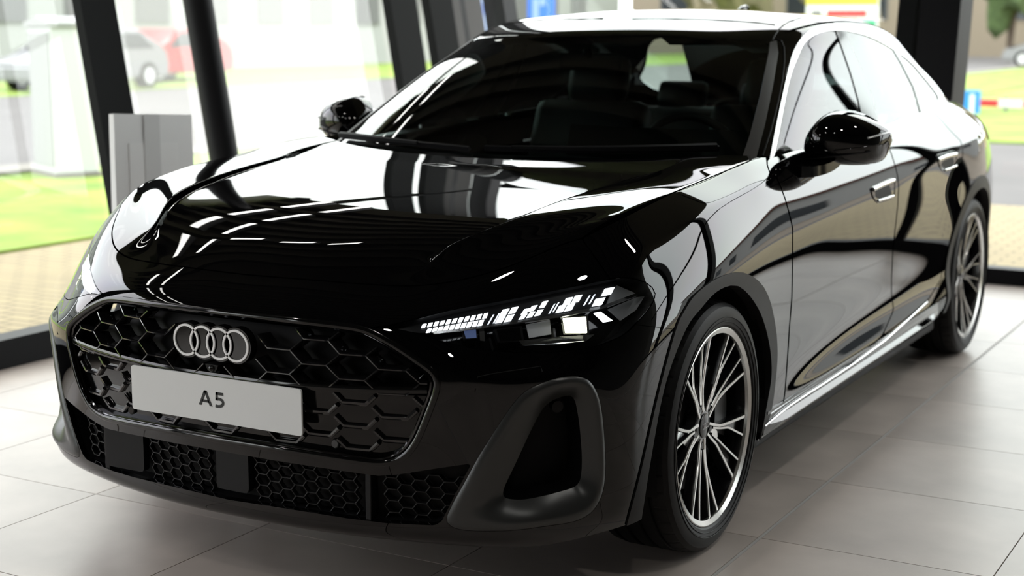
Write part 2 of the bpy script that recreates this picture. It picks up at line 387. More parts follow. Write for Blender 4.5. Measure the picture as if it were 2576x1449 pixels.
# bonnet: centre line, valley-side and ridge-side of the bonnet crease, per row j = 0..6
CEN = {1: (.165, .846), 2: (.35, .899), 3: (.58, .937), 4: (.80, .960), 5: (1.0, .980), 6: (1.20, 1.006)}
KIN = {1: (.425, .215, .838), 2: (.508, .385, .897), 3: (.548, .60, .934), 4: (.580, .82, .957), 5: (.602, 1.03, .975), 6: (.612, 1.25, 1.001)}
KOUT = {1: (.452, .220, .846), 2: (.530, .385, .907), 3: (.570, .60, .944), 4: (.600, .82, .966), 5: (.622, 1.03, .982), 6: (.632, 1.25, 1.005)}
cap = [[None]*(NF+1) for _ in range(NS+1)]
for i in range(NF+1): cap[0][i] = B_COLS[i][7]; cap[NS][i] = B_COLS[len(B_COLS)-1-i][7]
for j in range(NS+1): cap[j][NF] = B_COLS[NF+j][7]
for j in range(1, NS):
    e = np.array(cap[j][NF])
    if j <= 6:
        c = np.array((0,)+CEN[j]); a, b = np.array(KIN[j]), np.array(KOUT[j])
        m = (c+a)/2; m[2] = .75*c[2]+.25*a[2]; m[1] = .75*c[1]+.25*a[1]; cap[j][0], cap[j][1], cap[j][2], cap[j][3] = c, m, a, b
        q = (b+e)/2; q[2] += .005; cap[j][4] = q
    else:
        yj = e[1]; zc = e[2]+(.03 if j > 10 else (.09 if j == 7 else .03))
        for i in range(NF):
            t = i/NF; cap[j][i] = np.array((e[0]*t, yj+(.0 if j < 11 else .25*(1-t*t)*(j-10)/3), zc+(e[2]-zc)*t*t))
V_, F_, rv, cv = ribbon_cage(B_COLS, cap, NF, NS)
cre = {}
def crease(a, b, v): cre[tuple(sorted((a, b)))] = v
for sg in (1, -1):
    for j in range(0, NS): crease(cv(j, NF, sg), cv(j+1, NF, sg), .35 if j == 0 else .62)
    for j in range(1, 6):
        crease(cv(j, 2, sg), cv(j+1, 2, sg), .60); crease(cv(j, 3, sg), cv(j+1, 3, sg), .60)
    for c in range(6, 11): crease(rv(c, 6, sg), rv(c+1, 6, sg), .45)
    for c in range(11, 17): crease(rv(c, 5, sg), rv(c+1, 5, sg), .50 if c > 12 else .3)
    for c in range(3, 6): crease(rv(c, 4, sg), rv(c+1, 4, sg), .5 if c < 5 else .3)
    for c in range(9, 16): crease(rv(c, 1, sg), rv(c+1, 1, sg), .3)
cage = fit_cage(V_, F_, cre, 5, .8)
LOW = half_surf(*subdivided(cage, F_, cre, 4))

# greenhouse: windscreen, side glass, backlight (ribbon) and roof (cap)
G_COLS = [
 # g0 below waist       g1 waist            g2 mid glass        g3 upper            g4 roof edge
 [(0,1.02,.905),        (0,1.20,.995),      (0,1.58,1.195),     (0,1.86,1.325),     (0,1.985,1.377)],
 [(.30,1.06,.905),      (.29,1.235,.995),   (.26,1.61,1.195),   (.235,1.885,1.322), (.23,2.00,1.373)],
 [(.56,1.16,.905),      (.53,1.325,.995),   (.475,1.685,1.193), (.435,1.945,1.312), (.42,2.05,1.362)],
 [(.755,1.33,.90),      (.722,1.478,.995),  (.640,1.815,1.190), (.588,2.045,1.300), (.560,2.145,1.350)],
 [(.830,1.50,.90),      (.792,1.60,.995),   (.704,1.955,1.190), (.648,2.185,1.305), (.602,2.29,1.380)],
 [(.850,1.95,.90),      (.806,1.95,1.0),    (.722,2.20,1.195),  (.661,2.42,1.330),  (.612,2.50,1.403)],
 [(.852,2.5,.90),       (.806,2.5,1.01),    (.724,2.62,1.20),   (.661,2.72,1.345),  (.615,2.76,1.413)],
 [(.845,3.1,.92),       (.798,3.1,1.03),    (.716,3.07,1.215),  (.656,3.04,1.352),  (.608,3.03,1.408)],
 [(.825,3.6,.94),       (.780,3.58,1.05),   (.704,3.46,1.21),   (.646,3.34,1.332),  (.602,3.30,1.386)],
 [(.775,4.05,.97),      (.738,3.98,1.06),   (.674,3.78,1.195),  (.628,3.60,1.298),  (.585,3.53,1.350)],
 [(.58,4.45,1.00),      (.55,4.28,1.075),   (.50,3.95,1.225),   (.47,3.72,1.322),   (.44,3.62,1.366)],
 [(.30,4.56,1.01),      (.28,4.37,1.085),   (.26,4.02,1.238),   (.245,3.78,1.336),  (.23,3.67,1.380)],
 [(0,4.59,1.01),        (0,4.39,1.09),      (0,4.04,1.242),     (0,3.80,1.341),     (0,3.69,1.385)],
]
GF, GS = 3, 6
gcap = [[None]*(GF+1) for _ in range(GS+1)]
for i in range(GF+1): gcap[0][i] = G_COLS[i][4]; gcap[GS][i] = G_COLS[len(G_COLS)-1-i][4]
for j in range(GS+1): gcap[j][GF] = G_COLS[GF+j][4]
ROOFZ = {1: (2.22, 1.424), 2: (2.46, 1.446), 3: (2.75, 1.454), 4: (3.05, 1.448), 5: (3.38, 1.424)}
for j in range(1, GS):
    e = np.array(gcap[j][GF]); yc, zc = ROOFZ[j]
    for i in range(GF):
        t = i/GF; gcap[j][i] = np.array((e[0]*t, yc+(e[1]-yc)*t*t, zc+(e[2]-zc)*t**2.2))
V_, F_, grv, gcv = ribbon_cage(G_COLS, gcap, GF, GS)
cre = {}
gcage = fit_cage(V_, F_, cre, 5, .8)
GH = half_surf(*subdivided(gcage, F_, cre, 5))
LOWB, GHB = LOW.bvh(), GH.bvh()
LOWF = LOW.clip(lambda s: facing(s)+0.02)          # what the photograph can see of the near half
GHF = GH.clip(lambda s: facing(s)+0.02)
# ------------------------------------------------------------------ car: outlines measured on the photograph (pixels), cut out of the master surfaces
HOOD_PX = [(380, 667), (588, 688), (757, 702), (925, 715), (1038, 719), (1150, 706), (1263, 676), (1348, 643), (1409, 617), (1463, 600),
           (1516, 564), (1584, 530), (1700, 482), (1850, 420), (1890, 403), (1890, 300), (380, 300)]
HOOD_PX = [tuple(q) for q in spline(HOOD_PX[:10], 60)]+[tuple(q) for q in spline(HOOD_PX[9:15], 40)][1:]+HOOD_PX[15:]
LAMP_PX = spline([(927, 823), (997, 814), (1142, 778), (1287, 751), (1432, 722), (1528, 703), (1577, 698), (1625, 711), (1649, 737), (1637, 771),
                  (1600, 814), (1563, 846), (1480, 876), (1383, 887), (1287, 887), (1190, 876), (1093, 853), (1021, 832), (960, 826)], 80, True)
GRILLE_PX = [(300, 750), (430, 768), (590, 789), (760, 808), (880, 822), (920, 829), (960, 850), (1010, 880), (1060, 915), (1094, 938), (1105, 952), (1102, 972),
             (1088, 1012), (1060, 1085), (1040, 1126), (1015, 1153), (985, 1165), (950, 1168), (850, 1154), (700, 1130), (560, 1106), (400, 1075)]
LOWINT_PX = [(250, 1060), (450, 1117), (560, 1136), (700, 1160), (850, 1183), (950, 1197), (1000, 1194), (1100, 1178), (1186, 1166), (1160, 1215),
             (1128, 1278), (1112, 1310), (1095, 1322), (970, 1316), (873, 1304), (704, 1277), (535, 1251), (370, 1212), (200, 1170)]
SCOOP_PX = spline([(1383, 957), (1436, 947), (1478, 955), (1500, 985), (1511, 1020), (1519, 1085), (1523, 1182), (1514, 1244), (1490, 1286), (1450, 1310), (1383, 1322), (1287, 1334),
                   (1190, 1335), (1142, 1327), (1124, 1308), (1138, 1270), (1170, 1212), (1214, 1133), (1287, 1022), (1325, 983)], 90, True)
HOLE_PX = spline([(1436, 1003), (1390, 1022), (1359, 1061), (1301, 1172), (1268, 1236), (1267, 1260), (1290, 1266), (1335, 1264), (1432, 1242), (1470, 1225), (1479, 1182), (1475, 1109), (1466, 1040), (1456, 1008)], 70, True)
ARCH_OUT = [(1570, 1335), (1610, 1182), (1654, 988), (1697, 830), (1720, 780), (1745, 743), (1793, 705), (1840, 687), (1872, 687), (1909, 710), (1933, 753), (1948, 821), (1953, 880),
            (1950, 941), (1938, 1033), (1922, 1075), (1900, 1130), (1880, 1449), (1545, 1449)]
ARCH_IN = [(1606, 1335), (1640, 1120), (1672, 961), (1721, 830), (1759, 777), (1800, 733), (1841, 717), (1866, 727), (1890, 753), (1914, 797), (1933, 869), (1938, 941),
           (1928, 1009), (1909, 1110), (1890, 1449), (1580, 1449)]
def open_spline(P, k, n=60): return [tuple(q) for q in spline(P[:k], n)]+P[k:]
ARCH_OUT = open_spline(ARCH_OUT, 17); ARCH_IN = open_spline(ARCH_IN, 14)
GAP_F = [(1930, 415), (1936, 433), (1952, 443), (1964, 470), (1975, 500), (1984, 532), (1990, 556), (1994, 575), (1994, 642), (1992, 750), (1986, 821), (1981, 901), (1975, 982), (1971, 1012)]
GAP_M = [(2222, 318), (2232, 361), (2243, 388), (2254, 423), (2259, 446), (2261, 470), (2259, 514), (2254, 562), (2247, 618), (2243, 700), (2243, 740), (2248, 775), (2246, 785), (2227, 829), (2219, 845)]
GAP_R = [(2340, 277), (2351, 286), (2367, 301), (2390, 328), (2417, 355), (2422, 379), (2420, 437), (2411, 500), (2401, 553), (2386, 618), (2368, 690)]
SILL = [(1971, 1012), (2034, 969), (2142, 912), (2219, 845), (2290, 793), (2336, 752), (2368, 700)]
DLO_OUT = [(1931, 417), (1950, 320), (1977, 196), (1994, 132), (2016, 96), (2049, 71), (2093, 61), (2135, 64.5), (2190, 82), (2245, 113), (2300, 160), (2342, 201), (2366, 232),
           (2373, 248), (2366, 265), (2342, 284), (2231, 325), (2120, 362), (2016, 398)]
DLO_OUT = [tuple(q) for q in spline(DLO_OUT[:18], 90)]+DLO_OUT[18:]
DLO_IN = [(1943, 410), (1958, 334), (1983, 209), (2005, 146), (2024, 107), (2057, 85), (2099, 77), (2137, 80), (2187, 93.5), (2239.5, 121), (2286, 154), (2330, 204), (2354, 235),
          (2360, 247), (2355, 264), (2333, 278), (2228, 315), (2120, 353), (2027, 387)]
DLO_IN = [tuple(q) for q in spline(DLO_IN[:18], 90)]+DLO_IN[18:]
BPILL = [(2099, 70), (2118, 121), (2140, 185), (2157, 245), (2170, 300), (2175, 345), (2215, 330), (2205, 303), (2190, 237), (2165, 173.5), (2135, 110), (2124, 70)]
CPILL = [(2238, 112), (2267, 160), (2297.5, 220), (2319, 295), (2331, 290), (2325, 276), (2314, 229), (2295, 187), (2256, 129), (2250, 112)]
SAIL = [(1930, 425), (1960, 320), (1968, 360), (1978, 410)]
WS_PX = [(900, 118), (1184, 102), (1266, 96), (1360, 91), (1450, 87.5), (1540, 86), (1650, 87), (1750, 91), (1850, 98), (1925, 104), (1936, 110), (1934, 130), (1912, 240), (1886, 340), (1862, 411), (1855, 440), (900, 460)]

car = thing('car', 'glossy black four-door sedan with grey plate in the middle of the showroom', 'car')
y_rear_hood = lambda x: 1.115+.48*x*x
def P2(s, name, mat, parent=car, flange=.012, both=False, label=None, **k):
    """one mesh on the near side and its mirror twin on the far side (or one joined mesh)"""
    if both: o = s.both().obj(name, mat, parent, flange, **k); return [o]
    a = s.obj(name, mat, parent, flange, **k); b = s.mirror().obj(name, mat, parent, flange, **k)
    return [a, b]
G = 1.6   # half panel gap in photograph pixels
below_ws = lambda s: y_rear_hood(s.V[:, 0])-s.V[:, 1]
hood = LOWF.clip(lambda s: 1.75-s.V[:, 1]).clip(inpx(HOOD_PX, -G)).clip(below_ws)
P2(hood, 'bonnet', PAINT, both=True)
FR = LOWF.clip(lambda s: 1.6-s.V[:, 1])
BUMP_POLY = [(-300, 600), (1463, 600), (1536, 702), (1598, 816), (1660, 823), (1730, 832), (1730, 1500), (-300, 1500)]
bumper = FR.clip(inpx(BUMP_POLY, -G)).clip(outpx(HOOD_PX, G)).clip(outpx(LAMP_PX, 1.0)).clip(outpx(GRILLE_PX, -3)).clip(outpx(LOWINT_PX)).clip(outpx(SCOOP_PX, 1.0)).clip(outpx(ARCH_OUT, .5))
P2(bumper, 'front_bumper', PAINT, both=True, flange=.016)
FEND_POLY = [(1463, 600), (1536, 702), (1598, 818), (1660, 825), (1730, 834), (1900, 1130), (1915, 1100), (1971, 1012)]+GAP_F[::-1][1:]+[(1928, 395), (1870, 395)]
fender = LOWF.clip(lambda s: 1.75-s.V[:, 1]).clip(inpx(FEND_POLY, -G)).clip(outpx(HOOD_PX, G)).clip(outpx(LAMP_PX, 1.0)).clip(outpx(ARCH_OUT, .5))
P2(fender, 'fender', PAINT)
cowl = LOW.clip(lambda s: y_rear_hood(s.V[:, 0])+.16-s.V[:, 1]).clip(lambda s: 1.75-s.V[:, 1]).clip(lambda s: s.V[:, 1]-y_rear_hood(s.V[:, 0])-.004).clip(lambda s: s.N[:, 2]-.55)
P2(cowl.offset(-.03), 'cowl_panel', SATINBLACK, both=True, flange=0)
def dists(c): return lambda s: np.hypot(s.V[:, 1]-c, s.V[:, 2]-.338)
rear_arch = lambda r: (lambda s: dists(3.77)(s)-r)
DOOR_F = GAP_F+SILL[1:3]+GAP_M[::-1]+[(2100, 345), (1930, 400)]
DOOR_R = GAP_M+SILL[4:]+GAP_R[::-1]+[(2330, 270), (2222, 305)]
MID = LOWF.clip(lambda s: s.V[:, 1]-1.0)
doorf = MID.clip(lambda s: 3.2-s.V[:, 1]).clip(inpx(DOOR_F, -G)); doorr = MID.clip(lambda s: 4.1-s.V[:, 1]).clip(inpx(DOOR_R, -.9)).clip(rear_arch(.428))
door_objs = []
for s, nm in ((doorf, 'front_door'), (doorr, 'rear_door')): door_objs.append(P2(s, nm, PAINT))
# sills, quarter panels and tail
sillbody = MID.clip(lambda s: 3.45-s.V[:, 1]).clip(lambda s: .5-s.V[:, 2]).clip(inpx([(1900, 1060), (1920, 1073), (1971, 1014)]+[(u, v+3) for u, v in SILL[1:]]+[(2500, 700), (2500, 1500), (1800, 1500)], 0)).clip(lambda s: s.V[:, 1]-1.225).clip(rear_arch(.428))
P2(sillbody, 'sill', PAINT)
gq = sdf(DOOR_R)
def quarter_f(s):
    fc = facing(s); px = -gq(proj(s.V))-.9; return np.where(fc > 0, px, 60.0)
quarter = LOW.clip(lambda s: s.V[:, 1]-3.05).clip(quarter_f).clip(lambda s: np.minimum(60, np.where(facing(s) > 0, sdf([(2330, 280), (2351, 286), (2367, 301), (2390, 328), (2417, 355), (2422, 379), (2420, 437), (2401, 553), (2386, 618), (2360, 720), (2360, 1400), (3000, 1400), (3000, 0), (2330, 0)])(proj(s.V)), 60.0))).clip(rear_arch(.428))
P2(quarter, 'quarter_panel', PAINT, both=True)
# wheel-arch trims
arch = LOWF.clip(lambda s: 1.5-s.V[:, 1]).clip(lambda s: s.V[:, 0]-.6).clip(inpx(ARCH_OUT)).clip(outpx(ARCH_IN)).clip(lambda s: s.V[:, 2]-.2)
for o in P2(arch.offset(.004), 'wheel_arch_trim', ARCHGREY, flange=.035): pass
arch2 = LOW.clip(lambda s: s.V[:, 1]-3.0).clip(lambda s: 4.5-s.V[:, 1]).clip(lambda s: s.V[:, 0]-.6).clip(rear_arch(.378)).clip(lambda s: .43-dists(3.77)(s)).clip(lambda s: s.V[:, 2]-.24)
P2(arch2.offset(.004), 'wheel_arch_trim', ARCHGREY, flange=.035)
# greenhouse
roof = GH.clip(lambda s: s.V[:, 2]-1.0).clip(lambda s: np.where(facing(s) > -.05, -sdf(WS_PX)(proj(s.V))-1.0, 50.0))
roof = roof.clip(lambda s: np.where((facing(s) > -.3), -sdf(DLO_OUT)(proj(s.V)), 50.0))
backl = lambda s: np.maximum(3.70-s.V[:, 1], (s.V[:, 0]-(.43+.17*np.clip((s.V[:, 1]-3.7)/.6, 0, 1)))*1.0)
roof = roof.clip(backl)
P2(roof, 'roof', PAINT, both=True, flange=.01)
PILL = [(1936, 108), (1934, 130), (1912, 240), (1886, 340), (1862, 411), (1855, 440), (1893, 440), (1900, 405), (1922, 320), (1942, 225), (1957, 135), (1953, 104)]
P2(GHF.clip(lambda s: 2.4-s.V[:, 1]).clip(inpx(PILL, 0)).clip(lambda s: s.V[:, 2]-.93).offset(.004), 'pillar_trim', M('pillar_grey_plastic', (.05, .047, .045), .35), flange=.01)
ws = GHF.clip(lambda s: 2.4-s.V[:, 1]).clip(inpx(WS_PX, 1.0)).clip(lambda s: s.V[:, 2]-.93)
P2(ws, 'windscreen', CARGLASS, both=True, flange=.004)
rearglass = GH.clip(lambda s: -backl(s)-.004).clip(lambda s: s.V[:, 2]-1.05)
P2(rearglass, 'rear_window', CARGLASS, both=True, flange=.004)
dlo = GHF.clip(lambda s: s.V[:, 0]-.4).clip(inpx(DLO_IN, 2.0))
for nm, poly in (('front_side_window', [(1900, 500), (1900, 60)]+BPILL[:6]+[(2175, 500)]), ('rear_side_window', BPILL[:5:-1]+[(2215, 500), (2319, 500)]+CPILL[3::-1]), ('quarter_window', CPILL[4:]+[(2250, 60), (2400, 60), (2500, 300), (2331, 400)])):
    g = dlo.clip(inpx(poly, 0)); P2(g, nm, SIDEGLASS, flange=.003)
for nm, poly in (('pillar_cover', BPILL), ('pillar_cover', CPILL), ('mirror_sail', SAIL)):
    P2(dlo.clip(inpx(poly, 1.0)).offset(.003), nm, GLOSSBLACK, flange=.006)
# bright surround of the side windows
strip = GHF.clip(lambda s: s.V[:, 0]-.4).clip(inpx(DLO_OUT)).clip(outpx(DLO_IN))
P2(strip.offset(.004), 'window_surround', SATINALU, flange=.008)
# ------------------------------------------------------------------ car: detail parts
def mirror_copy(o, parent):
    me = o.data.copy(); me.transform(Matrix.Scale(-1, 4, (1, 0, 0))); me.flip_normals(); me.update()
    c = bpy.data.objects.new(o.name, me); link(c, parent)
    for k in o.keys():
        if k in ('label', 'kind'): c[k] = o[k]
    for ch in o.children: mirror_copy(ch, c)
    return c
FULL = LOW.both(); FULLB = FULL.bvh()
def yfront(x, z, off=0.0):
    """front skin depth at (x, z)"""
    r = FULLB.ray_cast(Vector((x, -1.0, z)), Vector((0, 1, 0))); return (r[0].y if r[0] is not None else 0.0)+off
def quad_px(bvh, px, thick, lift=0.0):
    P, N = onsurf(bvh, px); n = N.mean(0); n /= np.linalg.norm(n); k = len(P)
    F_ = [P[i]+n*lift for i in range(k)]; B_ = [P[i]+n*(lift-thick) for i in range(k)]
    F = [tuple(range(k)), tuple(range(2*k-1, k-1, -1))]+[(i, k+i, k+(i+1) % k, (i+1) % k) for i in range(k)]
    return F_+B_, F
def px_block(name, bvh, px, mat, parent, thick=.004, lift=0.0):
    V, F = quad_px(bvh, px, thick, lift); bm = bmesh.new(); vs = [bm.verts.new(v) for v in V]
    for f in F: bm.faces.new([vs[i] for i in f])
    return bm_obj(name, bm, mat, parent)

# -- headlights -----------------------------------------------------------------
DRL = M('daytime_led', (1, 1, 1), .4, emis=(.94, .97, 1.0), estr=2.6)
DRLDIM = M('daytime_led_dim', (.8, .8, .8), .3, emis=(.85, .9, 1.0), estr=.8)
BEAM = M('low_beam_led', (1, 1, .9), .4, emis=(1.0, .97, .72), estr=4.0)
BLUELED = M('small_projector', (.03, .04, .08), .08, emis=(.35, .5, 1.0), estr=.12)
LAMPCHROME = M('lamp_chrome', (.85, .86, .88), .12, metal=1.0)
LAMPGREY = M('lamp_grey_reflector', (.70, .71, .72), .35, metal=.8)
lampS = LOWF.clip(lambda s: 1.0-s.V[:, 1]).clip(inpx(LAMP_PX, -1.5))
def headlight():
    h = lampS.offset(-.052).obj('headlight', GLOSSBLACK, car, flange=0)
    wall = lampS.offset(-.003).obj('housing_wall', SATINBLACK, h, flange=.05)
    # keep only the wall strip: open tray around the lamp
    bm = bmesh.new(); bm.from_mesh(wall.data); nT = len(lampS.T); bm.faces.ensure_lookup_table()
    bmesh.ops.delete(bm, geom=bm.faces[:nT], context='FACES'); bm.to_mesh(wall.data); bm.free()
    lampS.obj('lens', LENS, h, flange=.002)
    b1 = lampS.offset(-.012).bvh(); b2 = lampS.offset(-.030).bvh(); big = LOWF.clip(lambda s: 1.0-s.V[:, 1]).offset(-.012).bvh()
    # matt strip that carries the daytime lights
    strip = lampS.offset(-.018).clip(inpx([(960, 820), (1040, 806), (1290, 752), (1530, 704), (1560, 708), (1500, 772), (1385, 795), (1240, 814), (1060, 838), (1010, 832)]))
    strip.obj('light_strip_carrier', SATINBLACK, h, flange=.01)
    def para(c, w, ht, sk, name='led_segment', mat=DRL, slope=-.17):
        u, v = c; q = []
        for a, b in ((-1, -1), (1, -1), (1, 1), (-1, 1)):
            q.append((u+a*w/2-b*sk/2, v+b*ht/2+slope*(a*w/2)))
        return px_block(name, b1, q, mat, h, .004)
    for k in range(11):
        t = k/10; para((1066+t*(1221-1066), 819+t*(793.5-819)), 9.2+1.4*t, 8.6+3*t, 4.5, mat=DRL)
    for k in range(10):
        t = k/9; para((1079+t*(1210-1079), 831+t*(811.5-831)), 10.2+1.4*t, 9+4*t, 5, mat=DRL)
    for c, w, ht in (((1269, 785), 17, 15), ((1292, 780), 17, 15), ((1259, 803), 18, 16), ((1281, 800), 18, 16),
                     ((1322, 783), 14, 13), ((1341, 775), 14, 13), ((1368, 765), 14, 15), ((1316, 796), 13, 12), ((1336, 791), 14, 13), ((1356, 786), 14, 14),
                     ((1429, 757), 18, 17), ((1452, 751), 18, 17), ((1412, 776), 18, 17), ((1434, 772), 18, 17),
                     ((1530, 733), 24, 18), ((1507, 759), 24, 18)):
        para(c, w, ht, 9)
    for c in ((1235, 803), (1249, 800), (1389, 776), (1399, 772), (1477, 755), (1490, 752)): para(c, 4, 24, 14, 'light_divider', DRLDIM)
    px_block('led_bar', b1, [(1496, 787), (1511, 784), (1541, 806), (1520, 810)], DRL, h, .006)
    # polished blade below the strip
    blade = [(1030, 840), (1090, 838), (1160, 831), (1240, 820), (1320, 809), (1400, 797), (1470, 783), (1515, 774), (1560, 757), (1600, 742)]
    P, N = onsurf(b1, blade); sweep('polished_blade', P, [(-.0035, -.004), (.0035, -.004), (.0035, .004), (-.0035, .004)], LAMPCHROME, h, up=N[len(N)//2])
    px_block('reflector_panel', b2, [(1545, 715), (1580, 706), (1618, 722), (1600, 738), (1525, 770)], LAMPGREY, h, .004)  # grey lamp interior, its light tone also holds the reflection on the lens
    px_block('reflector_panel', b2, [(1530, 778), (1600, 748), (1622, 745), (1600, 780), (1562, 806)], LAMPGREY, h, .004)
    # projector modules
    def module(px, name, mat, face_mat, lift=.012):
        m = px_block(name, b2, px, mat, h, .02, lift); cx = np.mean(px, 0); inner = [tuple(cx+(np.array(q)-cx)*.82) for q in px]
        px_block('module_face', b2, inner, face_mat, m, .002, lift+.0015); return m
    module([(1405, 801), (1475, 796), (1478, 845), (1413, 845)], 'beam_module', LAMPCHROME, BEAM)
    module([(1240, 832), (1310, 824), (1316, 862), (1250, 866)], 'beam_module', SATINBLACK, GLOSSBLACK)
    module([(1162, 838), (1198, 832), (1200, 856), (1168, 858)], 'beam_module', SATINBLACK, BLUELED)
    px_block('lamp_reflector', b2, [(1322, 818), (1382, 806), (1386, 842), (1330, 852)], LAMPGREY, h, .003, .004)
    px_block('lamp_reflector', b2, [(1204, 832), (1216, 830), (1218, 862), (1206, 860)], LAMPCHROME, h, .003, .01)
    px_block('lower_reflector', b2, [(1300, 862), (1400, 852), (1490, 846), (1470, 862), (1380, 872), (1310, 874)], LAMPCHROME, h, .003, .016)
    return h
hl = headlight()
# the wall mesh lost faces; the tray stays as the lamp's rim
for o in [o for o in hl.children if o.name.startswith('housing_wall')]: o.data.validate()
mirror_copy(hl, car)

# -- radiator grille ------------------------------------------------------------
GX = [p for p in GRILLE_PX if p[0] > 560]
gpts = []
P_, N_ = onsurf(LOWB, [p for p in GRILLE_PX if 600 < p[0]])
half = [p for p in P_ if p[0] > .01]                      # near half outline, top centre -> corner -> bottom centre
topc = np.array([0, yfront(0, half[0][2]+.001), half[0][2]+.001]); botc = np.array([0, yfront(0, half[-1][2]), half[-1][2]])
outl = np.vstack([[topc], half, [botc]]); loop = np.vstack([outl, (outl*[-1, 1, 1])[::-1][1:-1]])
def densify(L, n): return resample(np.vstack([L, L[0]]), n+1)[:-1]
loop = densify(loop, 150)
# soften corners a little
for _ in range(2): loop = .25*np.roll(loop, 1, 0)+.5*loop+.25*np.roll(loop, -1, 0)
cen = loop.mean(0)
grille_in = LOWF.clip(lambda s: .6-s.V[:, 1]).clip(inpx(GRILLE_PX, 4))
ZDIV = .5535
low_panel = grille_in.clip(lambda s: ZDIV-s.V[:, 2]).offset(-.020)
up_panel = grille_in.clip(lambda s: s.V[:, 2]-ZDIV).offset(-.062)
grille = low_panel.both().obj('grille', GLOSSBLACK, car, flange=.02)
up_panel.both().obj('grille_back', MATTBLACK, grille, flange=0)
fr = [(-.008, -.022), (.009, -.022), (.009, .001), (.006, .0045), (-.002, .0055), (-.008, .001)]
sweep('grille_frame', loop, fr, GLOSSBLACK, grille, closed=True, up=[0, -1, 0])
inn = loop+(cen-loop)*np.array([.030, 0, .042]); inn[:, 1] += .001
sweep('grille_inner_frame', inn, [(-.0035, -.014), (.0035, -.014), (.0035, .002), (0, .0045), (-.0035, .002)], DARKCHROME, grille, closed=True, up=[0, -1, 0])
# divider lip
xs = np.linspace(-.545, .545, 60); sweep('grille_divider', [(x, yfront(x, ZDIV, .006), ZDIV+.012*(x/.5)**2) for x in xs], [(-.012, -.03), (.004, -.03), (.004, .001), (-.002, .004), (-.012, .0)], GLOSSBLACK, grille, up=[0, -1, 0])
inside_loop = sdf(np.array([(p[0], p[2]) for p in loop]))
HB, HW, HH = .030, .0625, .0283
def grille_cell(cx, zb, depth, rim, HW=HW, HB=HB, HH=HH):
    """lower half of a hexagonal cell: two slanted flanks and a floor, with a bevelled front edge"""
    zc = zb+HH; pts = [(-HW, 0), (-HB, -HH), (HB, -HH), (HW, 0)]
    path = []
    for (a, b), (c, d) in zip(pts[:-1], pts[1:]):
        for t in np.linspace(0, 1, 5)[:-1]: path.append((cx+a+(c-a)*t, zc+b+(d-b)*t))
    path.append((cx+HW, zc))
    path = [q for q in path if inside_loop(np.array([q]))[0] > .014]
    if len(path) < 4: return None
    P = np.array([(x, yfront(x, z, .004 if depth > .03 else .010), z) for x, z in path])
    w = rim; prof = [(-w*.5, -depth), (w*.5, -depth), (w*.5, -.003), (w*.15, 0), (-w*.3, 0), (-w*.5, -.004)]
    return sweep('grille_cell', P, prof, GRILLEGLOSS, grille, up=[0, -1, 0], sharp=math.radians(35))
GRILLEGLOSS = M('grille_gloss_black', (.012, .012, .013), .08, metal=.2, coat=1.0)
PLATE = (-.27, .27, .435, .566)
for c in range(-6, 7):
    cx = .0935*c
    for k in range(6):
        zb = (.642 if c % 2 == 0 else .670)-.0565*k
        if zb < .40: continue
        if abs(cx) < .16 and zb+HH > .595 and zb < .68: continue          # emblem
        if zb < ZDIV-.005 and abs(cx) < .235 and zb > .430: continue      # plate
        if abs(cx) < .05 and zb > .53: continue
        if ZDIV-.02 < zb < ZDIV+.002: zb = ZDIV+.002
        up_ = zb >= ZDIV
        grille_cell(cx, zb, .045, .0060) if up_ else grille_cell(cx, zb, .012, .0105, .050, .028, .021)
# emblem: four rings on a black carrier
emb = None
RC = [-.0752, -.0251, .0251, .0752]; RO, RI, EY, EZ = .0388, .0335, -.080, .641
bm = bmesh.new()
for cx in RC:
    prism(bm, [(cx+.0435*math.cos(t), EZ+.0435*math.sin(t)) for t in np.linspace(0, 2*PI, 48, endpoint=False)], EY+.006, EY+.03, (0, 2, 1))
emb = bm_obj('emblem', bm, GLOSSBLACK, car, smooth=True, angle=.6)
EMBGREY = M('emblem_glass', (.05, .05, .052), .06)
for cx in RC:
    t = np.linspace(0, 2*PI, 56, endpoint=False); P = np.stack([cx+(RO+RI)/2*np.cos(t), np.full(56, EY+.004), EZ+(RO+RI)/2*np.sin(t)], 1)
    sweep('ring', P, [(-.00265, -.004), (.00265, -.004), (.00265, .0015), (-.00265, .0015)], WHITEEMB, emb, closed=True, up=[0, -1, 0])
# front camera and parking sensors
bm = bmesh.new(); prism(bm, [(-.02, .588), (.02, .588), (.012, .572), (-.012, .572)], -.075, -.03, (0, 2, 1)); cm = bm_obj('camera_housing', bm, SATINBLACK, grille)
bm = bmesh.new(); bmesh.ops.create_uvsphere(bm, u_segments=14, v_segments=8, radius=.008, matrix=Matrix.Translation((0, -.075, .579))); bm_obj('camera_lens', bm, GLOSSBLACK, cm, smooth=True)
def sensor(x, z, parent):
    y = yfront(x, z, .018); bm = bmesh.new(); t = np.linspace(0, 2*PI, 20, endpoint=False)
    prism(bm, [(x+.0110*math.cos(a), z+.0110*math.sin(a)) for a in t], y-.003, y+.01, (0, 2, 1)); o = bm_obj('parking_sensor', bm, MATTBLACK, parent)
    bm = bmesh.new(); prism(bm, [(x+.009*math.cos(a), z+.009*math.sin(a)) for a in t], y-.0045, y-.002, (0, 2, 1)); bm_obj('sensor_face', bm, GLOSSBLACK, o)
for sx in (-1, 1): sensor(sx*.315, .424, grille)
